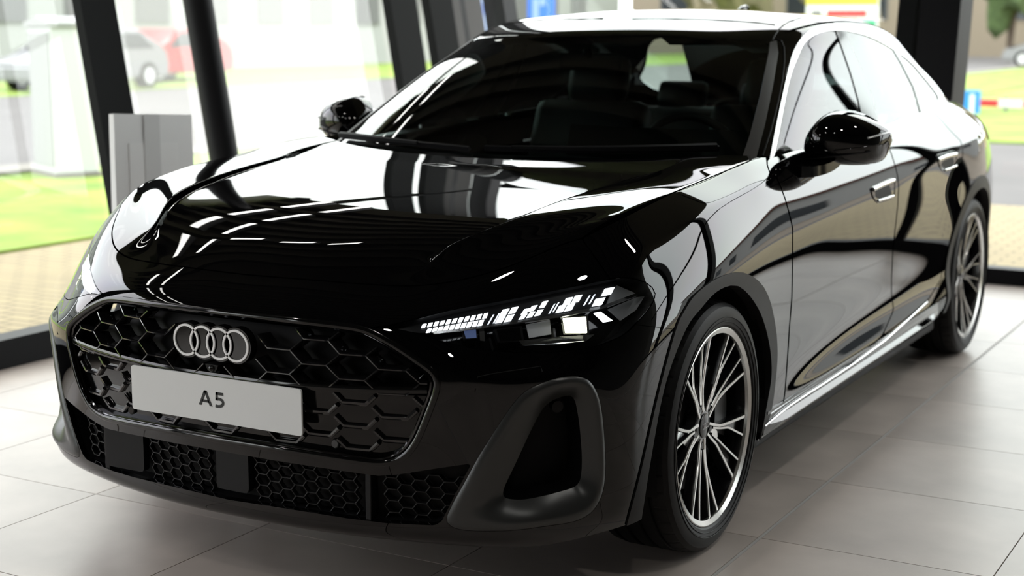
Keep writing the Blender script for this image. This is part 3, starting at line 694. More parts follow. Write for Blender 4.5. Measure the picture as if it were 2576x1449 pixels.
# number plate with lettering
PLATEMAT = M('plate_silver', (.74, .75, .74), .5)
bm = bmesh.new(); prism(bm, roundpoly([(-.26, .4465), (.26, .4465), (.26, .5575), (-.26, .5575)], .008), -.0715, -.066, (0, 2, 1)); plate = bm_obj('number_plate', bm, PLATEMAT, car)
tag(plate, 'silver plate printed A5')
boxo('plate_holder', (-.23, -.067, .46), (.23, -.040, .55), MATTBLACK, plate)
TXT = M('plate_lettering', (.004, .004, .004), .5)
def glyph(polys, name):
    bm = bmesh.new()
    for p in polys: prism(bm, p, -.0722, -.071, (0, 2, 1))
    o = bm_obj(name, bm, TXT, plate); return o
def stroke(P, w):
    P = np.array(P, float); T = np.gradient(P, axis=0); T /= np.linalg.norm(T, axis=1)[:, None]; Nn = np.stack([-T[:, 1], T[:, 0]], 1)
    return [tuple(q) for q in P+Nn*w/2]+[tuple(q) for q in (P-Nn*w/2)[::-1]]
z0, z1 = .4845, .5215; w = .0062
glyph([[(-.0460, z0), (-.0378, z0), (-.0208, z1), (-.0290, z1)], [(-.0040, z0), (-.0122, z0), (-.0292, z1), (-.0210, z1)], [(-.0375, z0+.0078), (-.0125, z0+.0078), (-.0148, z0+.0142), (-.0352, z0+.0142)]], 'letter_a')
arc = [(.0055, z0+.0032), (.012, z0+.0026), (.019, z0+.0032), (.0255, z0+.0062), (.0290, z0+.0115), (.0270, z0+.0172), (.0215, z0+.0203), (.0145, z0+.0205), (.0085, z0+.0192)]
glyph([stroke(spline(arc, 24), .0070), [(.0058, z0+.0165), (.0124, z0+.0175), (.0136, z1), (.0068, z1)], [(.0068, z1-.0068), (.0300, z1-.0068), (.0300, z1), (.0072, z1)]], 'digit_five')

# -- lower intake: recess, honeycomb mesh, radar panel, lip strip -----------------
lowS = LOWF.clip(lambda s: .6-s.V[:, 1]).clip(inpx(LOWINT_PX, 2))
li = lowS.offset(-.045).both().obj('lower_intake', MATTBLACK, car, flange=0)
lowS.offset(-.006).both().obj('intake_wall', SATINBLACK, li, flange=.042)
wl_ = [o for o in li.children][0]; bm = bmesh.new(); bm.from_mesh(wl_.data); bm.faces.ensure_lookup_table(); nT = len(lowS.both().T)
bmesh.ops.delete(bm, geom=bm.faces[:nT], context='FACES'); bm.to_mesh(wl_.data); bm.free()
MESHG = M('honeycomb_plastic', (.010, .0105, .011), .30); MESHG.node_tree.nodes['Principled BSDF'].inputs['Specular IOR Level'].default_value = .3
def honeycomb(name, x0, x1, zlo, zhi, off, px=.047, parent=li):
    """hexagonal mesh insert: bars of one moulding"""
    bm = bmesh.new(); b = px/3; h = .0145; seen = set()
    nx = int((x1-x0)/(px*.75))+3
    for i in range(-1, nx):
        for k in range(-1, 12):
            cx = x0+i*px*.72; cz = .20+k*2*h+(h if i % 2 else 0)
            hx = [(cx-px*.48, cz), (cx-px*.24, cz-h), (cx+px*.24, cz-h), (cx+px*.48, cz)]
            for a, c in zip(hx[:-1], hx[1:]):
                if not all(x0 <= q[0] <= x1 and zlo(q[0]) <= q[1] <= zhi(q[0]) for q in (a, c)): continue
                A, C = [Vector((q[0], yfront(q[0], q[1], off), q[1])) for q in (a, c)]; d = (C-A).normalized(); n = Vector((0, -1, 0)); s = d.cross(n).normalized()*.0011
                vs = [bm.verts.new(p) for p in (A-s, A+s, C+s, C-s, A-s-n*.014, A+s-n*.014, C+s-n*.014, C-s-n*.014)]
                for f in ((0, 1, 2, 3), (1, 0, 4, 5), (3, 2, 6, 7), (0, 3, 7, 4), (2, 1, 5, 6)): bm.faces.new([vs[j] for j in f])
    return bm_obj(name, bm, MESHG, parent)
zl = lambda x: .232; zh = lambda x: .388-.02*abs(x)
honeycomb('honeycomb_mesh', -.555, -.475, lambda x: .245, lambda x: .40, .022)
honeycomb('honeycomb_mesh', .06, .375, zl, zh, .022); honeycomb('honeycomb_mesh', -.29, -.06, zl, zh, .022); honeycomb('honeycomb_mesh', .40, .62, lambda x: .24, lambda x: .36, .030)
RADAR = M('radar_cover', (.003, .0034, .0038), .30); RADAR.node_tree.nodes['Principled BSDF'].inputs['Specular IOR Level'].default_value = .2
def cover(name, x0, x1, z0, z1, off, r=.014):
    bm = bmesh.new(); y = min(yfront((x0+x1)/2, (z0+z1)/2, off), yfront(x0, z0, off), yfront(x1, z0, off)); prism(bm, roundpoly([(x0, z0), (x1, z0), (x1, z1), (x0, z1)], r), y, y+.02, (0, 2, 1)); return bm_obj(name, bm, RADAR, li)
cover('radar_cover', -.425, -.30, .258, .385, .010); cover('radar_cover', -.045, .055, .262, .375, .018)
for x in (-.45, .385): boxo('intake_rib', (x-.012, yfront(x, .3, .014), .236), (x+.004, yfront(x, .3, .045), .395), SATINBLACK, li, .002)

# -- side scoops of the bumper ----------------------------------------------------
scoop = LOWF.clip(lambda s: .8-s.V[:, 1]).clip(inpx(SCOOP_PX, 0)); gs, gh_ = sdf(SCOOP_PX), sdf(HOLE_PX)
ringS = scoop.clip(outpx(HOLE_PX)); px_ = proj(ringS.V); di = gs(px_); do = -gh_(px_)
t_ = np.clip(di/10.0, 0, 1); k_ = di/(di+do+1e-6)
depth = .006*np.sin(np.clip(di/14, 0, 1)*PI/2) - .034*np.clip((k_-.25)/.75, 0, 1)**1.3
ringS = Surf(ringS.V+ringS.N*depth[:, None], ringS.N, ringS.T)
def renormal(s):
    fn = np.cross(s.V[s.T[:, 1]]-s.V[s.T[:, 0]], s.V[s.T[:, 2]]-s.V[s.T[:, 0]]); N = np.zeros_like(s.V)
    for c in range(3): np.add.at(N, s.T[:, c], fn)
    return Surf(s.V, N/(np.linalg.norm(N, axis=1)[:, None]+1e-12), s.T)
ringS = renormal(ringS); duct = scoop.clip(inpx(HOLE_PX, 2)).offset(-.10)
sc = ringS.obj('air_scoop', INTAKEGREY, car, flange=.03); du = duct.obj('duct_back', MATTBLACK, sc, flange=0)
hw = scoop.clip(inpx(HOLE_PX, 1)).offset(-.028); nT = len(hw.T); wall = hw.obj('duct_wall', SATINBLACK, sc, flange=.072)
bm = bmesh.new(); bm.from_mesh(wall.data); bm.faces.ensure_lookup_table(); bmesh.ops.delete(bm, geom=bm.faces[:nT], context='FACES'); bm.to_mesh(wall.data); bm.free()
P, N = onsurf(LOWB, [(1419, 1035)]); bm = bmesh.new(); bmesh.ops.create_cone(bm, cap_ends=True, segments=20, radius1=.014, radius2=.014, depth=.02)
bm.transform(Matrix.Translation(P[0]-N[0]*.05) @ Vector(N[0]).to_track_quat('Z', 'Y').to_matrix().to_4x4()); bm_obj('scoop_sensor', bm, SATINBLACK, sc)
mirror_copy(sc, car)

# -- wheels -----------------------------------------------------------------------
def lathe(name, prof, mat, parent, seg=96, closed=True, mod=None, sharp=38):
    """revolve (x, r) profile about the local x axis"""
    V, F = [], []; k = len(prof)
    for i in range(seg):
        a = 2*PI*i/seg
        for j, (x, r) in enumerate(prof):
            rr = r if mod is None else mod(i, j, x, r); V.append((x, rr*math.cos(a), rr*math.sin(a)))
    for i in range(seg):
        a, b = i*k, ((i+1) % seg)*k
        for j in range(k if closed else k-1): F.append((a+j, b+j, b+(j+1) % k, a+(j+1) % k))
    bm = bmesh.new(); vs = [bm.verts.new(v) for v in V]
    for f in F: bm.faces.new([vs[i] for i in f])
    return bm_obj(name, bm, mat, parent, angle=math.radians(sharp))
def make_wheel(x, y):
    w = thing('wheel', parent=car, loc=(x, y, .338))
    tp = [(.106, .262), (.116, .272), (.121, .290), (.1195, .306), (.114, .320), (.104, .330), (.090, .3352), (.072, .3374), (.070, .331), (.062, .331), (.060, .3378), (.028, .338), (.026, .331), (.018, .331), (.016, .338),
          (-.016, .338), (-.018, .331), (-.026, .331), (-.028, .338), (-.060, .3378), (-.062, .331), (-.070, .331), (-.072, .3374), (-.10, .332), (-.118, .305), (-.115, .275), (-.106, .262)]
    def tread(i, j, x_, r): return r-(.0030 if (i % 10 < 1 and 6 <= j <= 7) else 0)
    ty = lathe('tyre', tp, RUBBER, w, seg=420, mod=tread, sharp=20)
    for rr, dx in ((.2935, .1218), (.281, .1195)):
        t = np.linspace(0, 2*PI, 100, endpoint=False); sweep('sidewall_rib', np.stack([np.full(100, dx), rr*np.cos(t), rr*np.sin(t)], 1), circ(.0012, 6), RUBBER, ty, closed=True, up=[1, 0, 0])
    lathe('rim_barrel', [(.099, .2505), (.060, .246), (-.02, .236), (-.09, .240), (-.105, .262), (-.112, .262), (-.112, .266), (-.09, .2445), (-.02, .2405), (.060, .2505)], WHEELDARK, w)
    lathe('rim_lip', [(.106, .2665), (.1125, .2660), (.1135, .2630), (.1085, .2500), (.1005, .2485), (.098, .2510), (.098, .262)], WHEELFACE, w)
    xf = lambda r: .080+.024*max(0, (r-.05)/.2)**1.4
    # one double arm: four bright edged ribs, two dark pockets
    def rib(bm, path, wd):
        P = resample(path, 14); T = np.gradient(P, axis=0); T /= np.linalg.norm(T, axis=1)[:, None]; Nn = np.stack([-T[:, 1], T[:, 0]], 1)
        rows = []
        for p, n in zip(P, Nn):
            r = np.hypot(*p); f = xf(r); rows.append([bm.verts.new((xx, *(p+n*o))) for xx, o in ((f-.030, wd*.62), (f-.003, wd*.55), (f, wd*.40), (f, -wd*.40), (f-.003, -wd*.55), (f-.030, -wd*.62))])
        for a, b in zip(rows[:-1], rows[1:]):
            for j in range(5):
                fc = bm.faces.new((a[j], a[j+1], b[j+1], b[j])); fc.material_index = 0 if j in (1, 2, 3) else 1
        bm.faces.new(rows[0]).material_index = 1; bm.faces.new(rows[-1][::-1]).material_index = 1
    def pocket(bm, A, B):
        A, B = resample(A, 14), resample(B, 14); ra = [bm.verts.new((xf(np.hypot(*p))-.016, *p)) for p in A]; rb = [bm.verts.new((xf(np.hypot(*p))-.016, *p)) for p in B]
        for i in range(13): bm.faces.new((ra[i], ra[i+1], rb[i+1], rb[i])).material_index = 1
    c24, s24, c11, s11 = math.cos(.365), math.sin(.365), math.cos(.145), math.sin(.145); R = .2515
    spoke0 = None
    for q in range(5):
        if spoke0 is None:
            bm = bmesh.new()
            for sg in (-1, 1):
                po = [(.036, sg*.014), (.105, sg*.026), (.150, sg*.046), (R*c24, sg*R*s24)]; pi_ = [(.066, sg*.007), (.115, sg*.013), (R*c11, sg*R*s11)] if sg < 0 else [(.066, .010), (.110, .020), (.155, .0345), (R*c11, R*s11)]
                rib(bm, po, .0090); rib(bm, pi_, .0066); pocket(bm, [(.066, sg*.018)]+po[1:], pi_)
            # stem between the two blades near the hub
            f = .078; st = [(.030, -.020), (.090, -.016), (.118, -.012), (.128, 0), (.118, .012), (.090, .016), (.030, .020)]
            sf = prism(bm, st, f-.03, f-.004, (1, 2, 0), 1); sf[1].material_index = 0
            sp = bm_obj('spoke', bm, [WHEELFACE, WHEELDARK], w, angle=math.radians(40)); spoke0 = sp
        else: sp = data_copy(spoke0, w)
        sp.rotation_euler = (math.radians(72*q+45), 0, 0)
    hub = lathe('hub', [(.050, .0001), (.050, .056), (.074, .052), (.0775, .045), (.079, .034), (.079, .0001)], WHEELDARK, w, seg=48)
    capo = lathe('centre_cap', [(.078, .0001), (.078, .0335), (.0815, .033), (.083, .029), (.0838, .0001)], GLOSSBLACK, w, seg=40)
    for cx in (-.0132, -.0044, .0044, .0132):
        t = np.linspace(0, 2*PI, 24, endpoint=False); sweep('cap_ring', np.stack([np.full(24, .0842), cx+.0068*np.cos(t), .0068*np.sin(t)], 1), circ(.0007, 5), WHITEEMB, capo, closed=True, up=[1, 0, 0])
    for q in range(5):
        a = math.radians(72*q+50); bm = bmesh.new(); bmesh.ops.create_cone(bm, cap_ends=True, segments=6, radius1=.0095, radius2=.0095, depth=.016)
        bm.transform(Matrix.Translation((.070, .056*math.cos(a), .056*math.sin(a))) @ Matrix.Rotation(PI/2, 4, 'Y')); bm_obj('wheel_bolt', bm, BRAKE, w)
    lathe('brake_disc', [(.020, .06), (.020, .175), (.042, .175), (.042, .06)], BRAKE, w, seg=64)
    bm = bmesh.new(); t = np.linspace(-.55, .55, 12); out = [(.195*math.cos(a), .195*math.sin(a)) for a in t]+[(.11*math.cos(a), .11*math.sin(a)) for a in t[::-1]]
    prism(bm, out, .005, .066, (1, 2, 0)); cal = bm_obj('brake_caliper', bm, SATINBLACK, w, angle=.6); cal.rotation_euler = (math.radians(10 if y < 2 else 170), 0, 0)
    return w
wheel0 = make_wheel(.795, .87)
for x, y, ang in ((.795, 3.77, 23), (-.795, .87, 0), (-.795, 3.77, 40)):
    w = copy_tree(wheel0, car); w.location = (x, y, .338); w.rotation_euler = (math.radians(ang), 0, PI if x < 0 else 0)

# -- wheel housings, floor pan -------------------------------------------------------
for yc in (.87, 3.77):
    for sx in (-1, 1):
        bm = bmesh.new(); t = np.linspace(-.25, PI+.25, 40); R = .385; rows = []
        for a in t: rows.append([bm.verts.new((sx*xx, yc+rr*math.cos(a), .338+rr*math.sin(a))) for xx, rr in ((.905, R-.004), (.88, R), (.55, R), (.55, .05))])
        for a, b in zip(rows[:-1], rows[1:]):
            for j in range(3): bm.faces.new((a[j], a[j+1], b[j+1], b[j]))
        bm_obj('wheel_housing', bm, MATTBLACK, car, angle=.6)
bm = bmesh.new(); box(bm, (-.54, .12, .17), (.54, 4.6, .215), .01); bm_obj('underbody', bm, MATTBLACK, car)
bm = bmesh.new(); box(bm, (-.87, 1.27, .17), (.87, 3.35, .24), .01); bm_obj('floor_pan', bm, MATTBLACK, car)
bm = bmesh.new(); box(bm, (-.60, .10, .20), (.60, .62, .62), .03); bm_obj('engine_bay_block', bm, MATTBLACK, car)
bm = bmesh.new(); box(bm, (-.76, 1.02, .2), (.76, 1.10, .88), .02); bm_obj('bulkhead', bm, MATTBLACK, car)

# -- side skirt and sill strip -------------------------------------------------------
for sx in (1, -1):
    ys = np.linspace(1.235, 3.15, 60); V, F = [], []; k = 9
    for y in ys:
        t = min(1, (y-1.225)/.16)**.6; e = min(1, (3.16-y)/.05)**.5; g = t*e
        lift = .012*(y-1.25)/1.9
        pr = [(.885, .303), (.9225, .300), (.9215, .292), (.909, .268), (.910+.016*g, .265-.020*g), (.909+.015*g, .261-.021*g), (.910, .233-.010*g), (.895, .215), (.870, .215)]
        V += [(sx*a, y, b+lift) for a, b in pr]
    for i in range(len(ys)-1):
        for j in range(k): F.append((i*k+j, i*k+(j+1) % k, (i+1)*k+(j+1) % k, (i+1)*k+j))
    F += [tuple(range(k)), tuple((len(ys)-1)*k+j for j in range(k))]
    bm = bmesh.new(); vs = [bm.verts.new(v) for v in V]
    for f in F: bm.faces.new([vs[i] for i in f])
    sk = bm_obj('side_skirt', bm, PAINT, car, angle=math.radians(14))
P, N = onsurf(LOWB, [(1921, 1072), (1950, 1048), (1981, 1023), (2030, 990), (2061, 971), (2142, 917), (2223, 858), (2290, 797), (2330, 760)])
P = resample(P, 40)+np.array([.003, 0, 0])
for sx in (1, -1): tube('sill_strip', P*[sx, 1, 1], .0035, SATINALU, car)

# -- door handles ----------------------------------------------------------------------
def handle(door, outer, inner, top, bot, mirror):
    S = doorf if door == 0 else doorr; bv = S.bvh(); par = door_objs[door][0]
    a = S.clip(inpx(roundpoly(outer, 7))).offset(.0015).obj('door_handle', PAINT, par, flange=.004)
    rim, Nr = onsurf(bv, roundpoly(outer, 7)); sweep('handle_rim', rim+Nr*.001, circ(.0028, 6), GLOSSBLACK, a, closed=True, up=Nr[0])
    S.clip(inpx(roundpoly(inner, 4))).offset(.0022).obj('handle_pocket', MATTBLACK, a, flange=0)
    for nm, pp, r in (('handle_grip', top, .0075), ('handle_lower_lip', bot, .0042)):
        P, N = onsurf(bv, pp); sweep(nm, resample(P, 10)+N.mean(0)*.004, circ(r, 10, r*.8), CHROME, a, up=N[0])
    mirror_copy(a, door_objs[door][1])
handle(0, [(2189, 474), (2243, 449), (2250, 454), (2249, 490), (2243, 498), (2208, 511), (2196, 498)], [(2197, 482), (2236, 465), (2243, 490), (2207, 502)], [(2194, 477), (2215, 467), (2246, 454)], [(2207, 505), (2225, 500), (2245, 493)], 1)
handle(1, [(2355, 391), (2398, 380), (2405, 384), (2405, 418), (2374, 432), (2363, 418)], [(2364, 408), (2397, 395), (2401, 416), (2376, 425)], [(2358, 402), (2380, 393), (2403, 388)], [(2375, 428), (2390, 423), (2404, 417)], 1)

# -- exterior mirrors --------------------------------------------------------------------
def wing_mirror():
    X = [.824, .832, .850, .885, .930, .980, 1.020, 1.048, 1.066]
    zt = [1.022, 1.056, 1.090, 1.124, 1.130, 1.118, 1.099, 1.081, 1.062]; zb = [1.004, .982, .967, .961, .960, .961, .967, .986, 1.034]
    yf = [1.775, 1.742, 1.712, 1.692, 1.694, 1.716, 1.752, 1.798, 1.858]; yr = [1.80, 1.83, 1.85, 1.862, 1.868, 1.872, 1.874, 1.876, 1.872]
    K = 28; V, F = [], []
    xi = np.linspace(0, len(X)-1, 40); ip = lambda a, t: spline(np.stack([np.arange(len(a)), np.array(a, float)], 1), 200)[np.clip((t/(len(a)-1)*199), 0, 199).astype(int), 1]
    Xs, zts, zbs, yfs, yrs = [ip(a, xi) for a in (X, zt, zb, yf, yr)]
    for i in range(40):
        zc, h = (zts[i]+zbs[i])/2, (zts[i]-zbs[i])/2
        for j in range(K):
            a = 2*PI*j/K; c, s_ = math.cos(a), math.sin(a); zz = zc+h*np.sign(s_)*abs(s_)**.85
            # front bulge (c<0), nearly flat back
            yy = yrs[i]-.004+ (.010*c if c > 0 else (yrs[i]-yfs[i])*np.sign(c)*abs(c)**.75)
            if s_ < -.30: yy += .011                        # lower shell steps back
            V.append((Xs[i], yy, zz))
    for i in range(39):
        for j in range(K): F.append((i*K+j, i*K+(j+1) % K, (i+1)*K+(j+1) % K, (i+1)*K+j))
    F += [tuple(range(K))[::-1], tuple(39*K+j for j in range(K))]
    bm = bmesh.new(); vs = [bm.verts.new(v) for v in V]
    for f in F: bm.faces.new([vs[i] for i in f])
    m = bm_obj('wing_mirror', bm, PAINT, car, angle=math.radians(60))
    # lower trim band and repeater tip, lifted off the cap
    def band(z0_, z1_, mat, nm, lift, xa, xb):
        P = []
        for i in range(40):
            if not (xa <= Xs[i] <= xb): continue
            zc, h = (zts[i]+zbs[i])/2, (zts[i]-zbs[i])/2; z = z0_(Xs[i]); s_ = max(-.98, min(.98, (z-zc)/h)); s1 = np.sign(s_)*abs(s_)**(1/.85); c = -math.sqrt(max(0, 1-s1*s1))
            yy = yrs[i]-.004+(yrs[i]-yfs[i])*np.sign(c)*abs(c)**.75+(.011 if s1 < -.30 else 0); P.append((Xs[i], yy-lift, z))
        return sweep(nm, P, circ(z1_, 8, z1_*.6), mat, m, up=[0, -.3, 1])
    band(lambda x: .998+.045*max(0, (x-.83))/.23*.75, .0022, GLOSSBLACK, 'cap_seam', .0005, .845, 1.045)
    band(lambda x: .980+.055*max(0, (x-.84))/.22*.65, .0048, ARCHGREY, 'lower_trim', .001, .850, 1.035)
    band(lambda x: 1.036+.028*(x-.98)/.08, .0050, LAMPGREY, 'turn_repeater', .001, 1.022, 1.062)
    bm = bmesh.new(); prism(bm, roundpoly([(.842, .985), (1.05, 1.0), (1.055, 1.06), (1.02, 1.098), (.90, 1.115), (.846, 1.06)], .02), 1.868, 1.8785, (0, 2, 1)); bm_obj('mirror_glass', bm, CHROME, m)
    foot = [(.845, 1.60, .955), (.868, 1.645, .953), (.890, 1.70, .958), (.905, 1.745, .968), (.915, 1.78, .985)]
    sweep('mirror_foot', spline(foot, 14), [(-.062, -.012), (-.02, -.02), (.035, -.014), (.035, .016), (-.02, .020), (-.062, .012)], GLOSSBLACK, m, up=[0, 0, 1], scale=np.linspace(1.15, .85, 14))
    return m
wm = wing_mirror(); mirror_copy(wm, car)

# -- wipers, roof aerial, tow cover, rear lamps, seams -------------------------------------
GHW = ws.both().bvh()
def on_ws(x, z, off):
    r = GHW.ray_cast(Vector((x, .2, z)), Vector((0, 1, 0))); p = np.array(r[0]); n = np.array(r[1]); n = n if n[1] < 0 else -n; return p+n*off
for pts in ([(-.70, 1.0), (-.60, 1.005), (-.45, 1.007), (-.25, 1.005), (-.05, 1.0)], [(.66, 1.015), (.50, 1.012), (.30, 1.008), (.10, 1.006), (.0, 1.005)]):
    P = np.array([on_ws(x, z, .014) for x, z in pts]); b = sweep('wiper', spline(P, 20), [(-.008, -.006), (.008, -.006), (.004, .008), (-.004, .008)], SATINBLACK, car, up=[0, -.5, .86])
    sweep('wiper_arm', spline(P[:4]+np.array([0, -.018, .006]), 12), [(-.006, -.004), (.006, -.004), (.004, .006), (-.004, .006)], MATTBLACK, b, up=[0, -.5, .86], scale=np.linspace(1.6, .8, 12))
GHFB = GH.both().bvh()
r = GHFB.ray_cast(Vector((0, 3.35, 3)), Vector((0, 0, -1)))[0]
bm = bmesh.new(); prism(bm, [(3.27, r.z-.004), (3.36, r.z+.045), (3.41, r.z+.05), (3.42, r.z-.006)], -.014, .014, (1, 2, 0)); bmesh.ops.bevel(bm, geom=bm.edges[:], offset=.006, segments=2, affect='EDGES'); bm_obj('roof_aerial', bm, PAINT, car, smooth=True)
tow = LOWF.clip(lambda s: .6-s.V[:, 1])
TAIL = M('tail_lamp_red', (.25, .01, .01), .12, coat=.6)
tl = LOW.clip(lambda s: s.V[:, 1]-4.28).clip(lambda s: .985-s.V[:, 2]).clip(lambda s: s.V[:, 2]-.885).clip(lambda s: s.V[:, 0]-.35).offset(.004)
P2(tl, 'tail_lamp', TAIL, flange=.01)
def seam(px, name, r=.0014, bv=LOWB, mat=MATTBLACK, mirror=True):
    P, N = onsurf(bv, px); P = P+N*.0005
    a = tube(name, P, r, mat, car, k=6)
    if mirror: mirror_copy(a, car)
seam([(1943, 101), (1950, 88), (1958, 76), (1970, 64), (1990, 53), (2015, 45)], 'roof_ditch', .0025, GHB)
seam([(1953, 98), (1965, 103), (1972, 118), (1973, 150), (1968, 200), (1956, 260), (1938, 330), (1918, 392)], 'pillar_gap', .0028, GHB)
seam([(1590, 48), (1700, 48), (1807, 51), (1900, 57), (1950, 63)], 'roof_panel_seam', .0022, GHB)
seam([(1195, 985), (1202, 948), (1240, 940), (1360, 922), (1364, 935)], 'bumper_seam', .0012)

# -- interior -------------------------------------------------------------------------------
TRIM = M('dark_interior_trim', (.005, .005, .0055), .6); LEATHER = M('black_leather', (.004, .004, .0045), .55, bump=.3, bscale=250)
for _m in (TRIM, LEATHER): _m.node_tree.nodes['Principled BSDF'].inputs['Specular IOR Level'].default_value = .2
DASHTOP = M('dashboard_top', (.016, .017, .017), .5); DISP = M('display_glass', (.004, .005, .005), .08)
bm = bmesh.new(); prism(bm, [(1.18, .60), (1.18, .90), (1.35, .945), (1.60, .962), (1.72, .950), (1.80, .90), (1.80, .62)], -.72, .72, (1, 2, 0)); bmesh.ops.bevel(bm, geom=bm.edges[:], offset=.02, segments=2, affect='EDGES')
dash = bm_obj('dashboard', bm, DASHTOP, car, angle=.5)
xs = np.linspace(-.02, .62, 20); bm = bmesh.new(); rows = []
for x in xs:
    y = 1.735+.10*((x-.30)/.32)**2*.5; rows.append([bm.verts.new(p) for p in ((x, y, .955), (x, y+.012, .955), (x, y+.05, 1.055), (x, y+.038, 1.057))])
for a, b in zip(rows[:-1], rows[1:]):
    for j in range(4): bm.faces.new((a[j], a[(j+1) % 4], b[(j+1) % 4], b[j]))
bm.faces.new(rows[0][::-1]); bm.faces.new(rows[-1]); bm_obj('curved_display', bm, DISP, dash)
SWC = np.array([.37, 1.98, .93]); t = np.linspace(0, 2*PI, 48, endpoint=False); ax = Vector((0, math.cos(.42), math.sin(.42)))
P = np.stack([SWC[0]+.182*np.cos(t), SWC[1]-.175*np.sin(t)*math.sin(-.42)*-1, SWC[2]+.175*np.sin(t)*math.cos(.42)], 1)
swo = tube('steering_wheel', P, .014, LEATHER, car, closed=True, k=10, up=np.array([.05, .9, -.42]))
bm = bmesh.new(); box(bm, (-.06, -.02, -.045), (.06, .03, .045), .02); bm.transform(Matrix.Translation(SWC) @ Matrix.Rotation(-.42, 4, 'X')); bm_obj('airbag_cover', bm, LEATHER, swo, smooth=True)
for d in (-1, 1):
    bm = bmesh.new(); box(bm, (-.175 if d < 0 else .05, -.012, -.016), (-.05 if d < 0 else .175, .012, .016), .006); bm.transform(Matrix.Translation(SWC) @ Matrix.Rotation(-.42, 4, 'X')); bm_obj('wheel_spoke', bm, TRIM, swo)
tube('steering_column', [SWC+np.array([0, -.03, -.01]), SWC+np.array([0, -.30, -.08])], .03, TRIM, swo)
def cushion(name, lo, hi, rot, pivot, parent, bev=.04, mat=LEATHER):
    bm = bmesh.new(); box(bm, lo, hi, bev); bmesh.ops.subdivide_edges(bm, edges=[], cuts=0)
    bm.transform(Matrix.Translation(pivot) @ Matrix.Rotation(rot, 4, 'X')); return bm_obj(name, bm, mat, parent, smooth=True)
def seat(x):
    s = cushion('front_seat', (-.26, -.27, -.07), (.26, .25, .07), .12, (x, 2.30, .50), car)
    cushion('seat_back', (-.25, -.06, 0), (.25, .07, .60), -.38, (x, 2.52, .53), s, .05)
    cushion('headrest', (-.13, -.04, 0), (.13, .05, .19), -.30, (x, 2.745, 1.085), s, .04)
    for d in (-.05, .05): tube('headrest_post', [(x+d, 2.74, 1.05), (x+d, 2.775, 1.13)], .007, LAMPCHROME, s)
    return s
for x in (-.38, .38): seat(x)
rb = cushion('rear_bench', (-.62, -.25, -.08), (.62, .25, .08), .1, (0, 3.15, .48), car); cushion('rear_seat_back', (-.62, -.06, 0), (.62, .08, .55), -.42, (0, 3.40, .52), rb, .05)
for x in (-.40, 0, .40): cushion('rear_headrest', (-.12, -.03, 0), (.12, .04, .12), -.4, (x, 3.66, 1.03), rb, .03)
boxo('parcel_shelf', (-.60, 3.66, .98), (.60, 4.2, 1.0), TRIM, car)
bm = bmesh.new(); box(bm, (-.12, -.012, -.03), (.12, .012, .03), .012); bm.transform(Matrix.Translation((0, 1.93, 1.265))); rvm = bm_obj('rear_view_mirror', bm, TRIM, car, smooth=True)
tube('mirror_stalk', [(0, 1.925, 1.285), (0, 1.90, 1.315)], .012, TRIM, rvm)
headl = GH.clip(lambda s: s.V[:, 2]-1.325).clip(lambda s: s.V[:, 1]-2.06).clip(lambda s: 3.6-s.V[:, 1]).offset(-.03)
headl.both().obj('headliner', M('headliner', (.03, .03, .03), .9), car, flange=0)
for x in (-.32, .32): cushion('sun_visor', (-.17, -.008, -.06), (.17, .008, .06), 1.25, (x, 2.20, 1.345), car, .006, TRIM)

# keep the part tree three levels deep: deeper pieces hang on the part's parent
def depth_of(o):
    d = 0
    while o.parent is not None: o = o.parent; d += 1
    return d
for o in [o for o in COL.objects if o.parent is not None and depth_of(o) > 2]:
    while depth_of(o) > 2: o.parent = o.parent.parent
# ------------------------------------------------------------------ showroom
LEAN = .18; XL, YR, XR, YF, HC = -2.48, 5.69, 9.0, -7.2, 4.0
ceil_z = lambda x: 3.82+(.42 if x < 0 else .10)*x     # unseen low sloping ceiling, higher bay (HB_) behind y = YB, both shaped for the bonnet reflections
YB, HB_ = 3.9, 4.8
TILE = M('porcelain_tile', (.50, .435, .388), .36, var=.20, vscale=2.2, bump=.06, bscale=60)
TILE.node_tree.nodes['Principled BSDF'].inputs['Specular IOR Level'].default_value = .45
GROUT = M('tile_grout', (.30, .29, .275), .8); FRAMEDARK = M('facade_steel_anthracite', (.005, .0058, .006), .75); FRAMEBLACK = M('facade_steel_black', (.006, .006, .007), .5)
FRAMEGREY = M('facade_panel_grey', (.13, .127, .127), .7); [setattr(m_.node_tree.nodes['Principled BSDF'].inputs['Specular IOR Level'], 'default_value', .15) for m_ in (FRAMEDARK, FRAMEBLACK, FRAMEGREY)]; PANE = glassmat('facade_glass', (.93, .96, .95), ior=1.45); VEILPANE = glassmat('facade_glass_veil', (.93, .96, .95), ior=1.45, veil=.22, veilcol=(.9, .92, .92))  # last glass: bright veil on the panes, put in as translucent white
CEILDARK = M('ceiling_sheet', (.020, .019, .018), .55); WALLDARK = M('dark_wall', (.035, .033, .031), .8)
bm = bmesh.new(); box(bm, (-2.6, YF, -.14), (XR, 5.8, -.012)); floor = tag(bm_obj('floor', bm, GROUT), kind='structure')
TX, TY = .62, .61; bm = bmesh.new(); box(bm, (.0016, .0016, -.012), (TX-.0016, TY-.0016, 0)); t0 = bm_obj('tile', bm, TILE, floor)
i0, i1 = math.ceil((-2.48-.985)/TX)-1, int((XR-.985)/TX); j0, j1 = math.ceil((-4.2-1.02)/TY), int((5.69-1.02)/TY)
first = True
for i in range(i0, i1):
    for j in range(j0, j1+1):
        x, y = .985+i*TX+(.0045 if i >= 0 else -.0045), 1.02+j*TY
        if x < -2.75 or x > 4.4: continue
        o = t0 if first else data_copy(t0, floor); first = False; o.location = (x, y, 0)
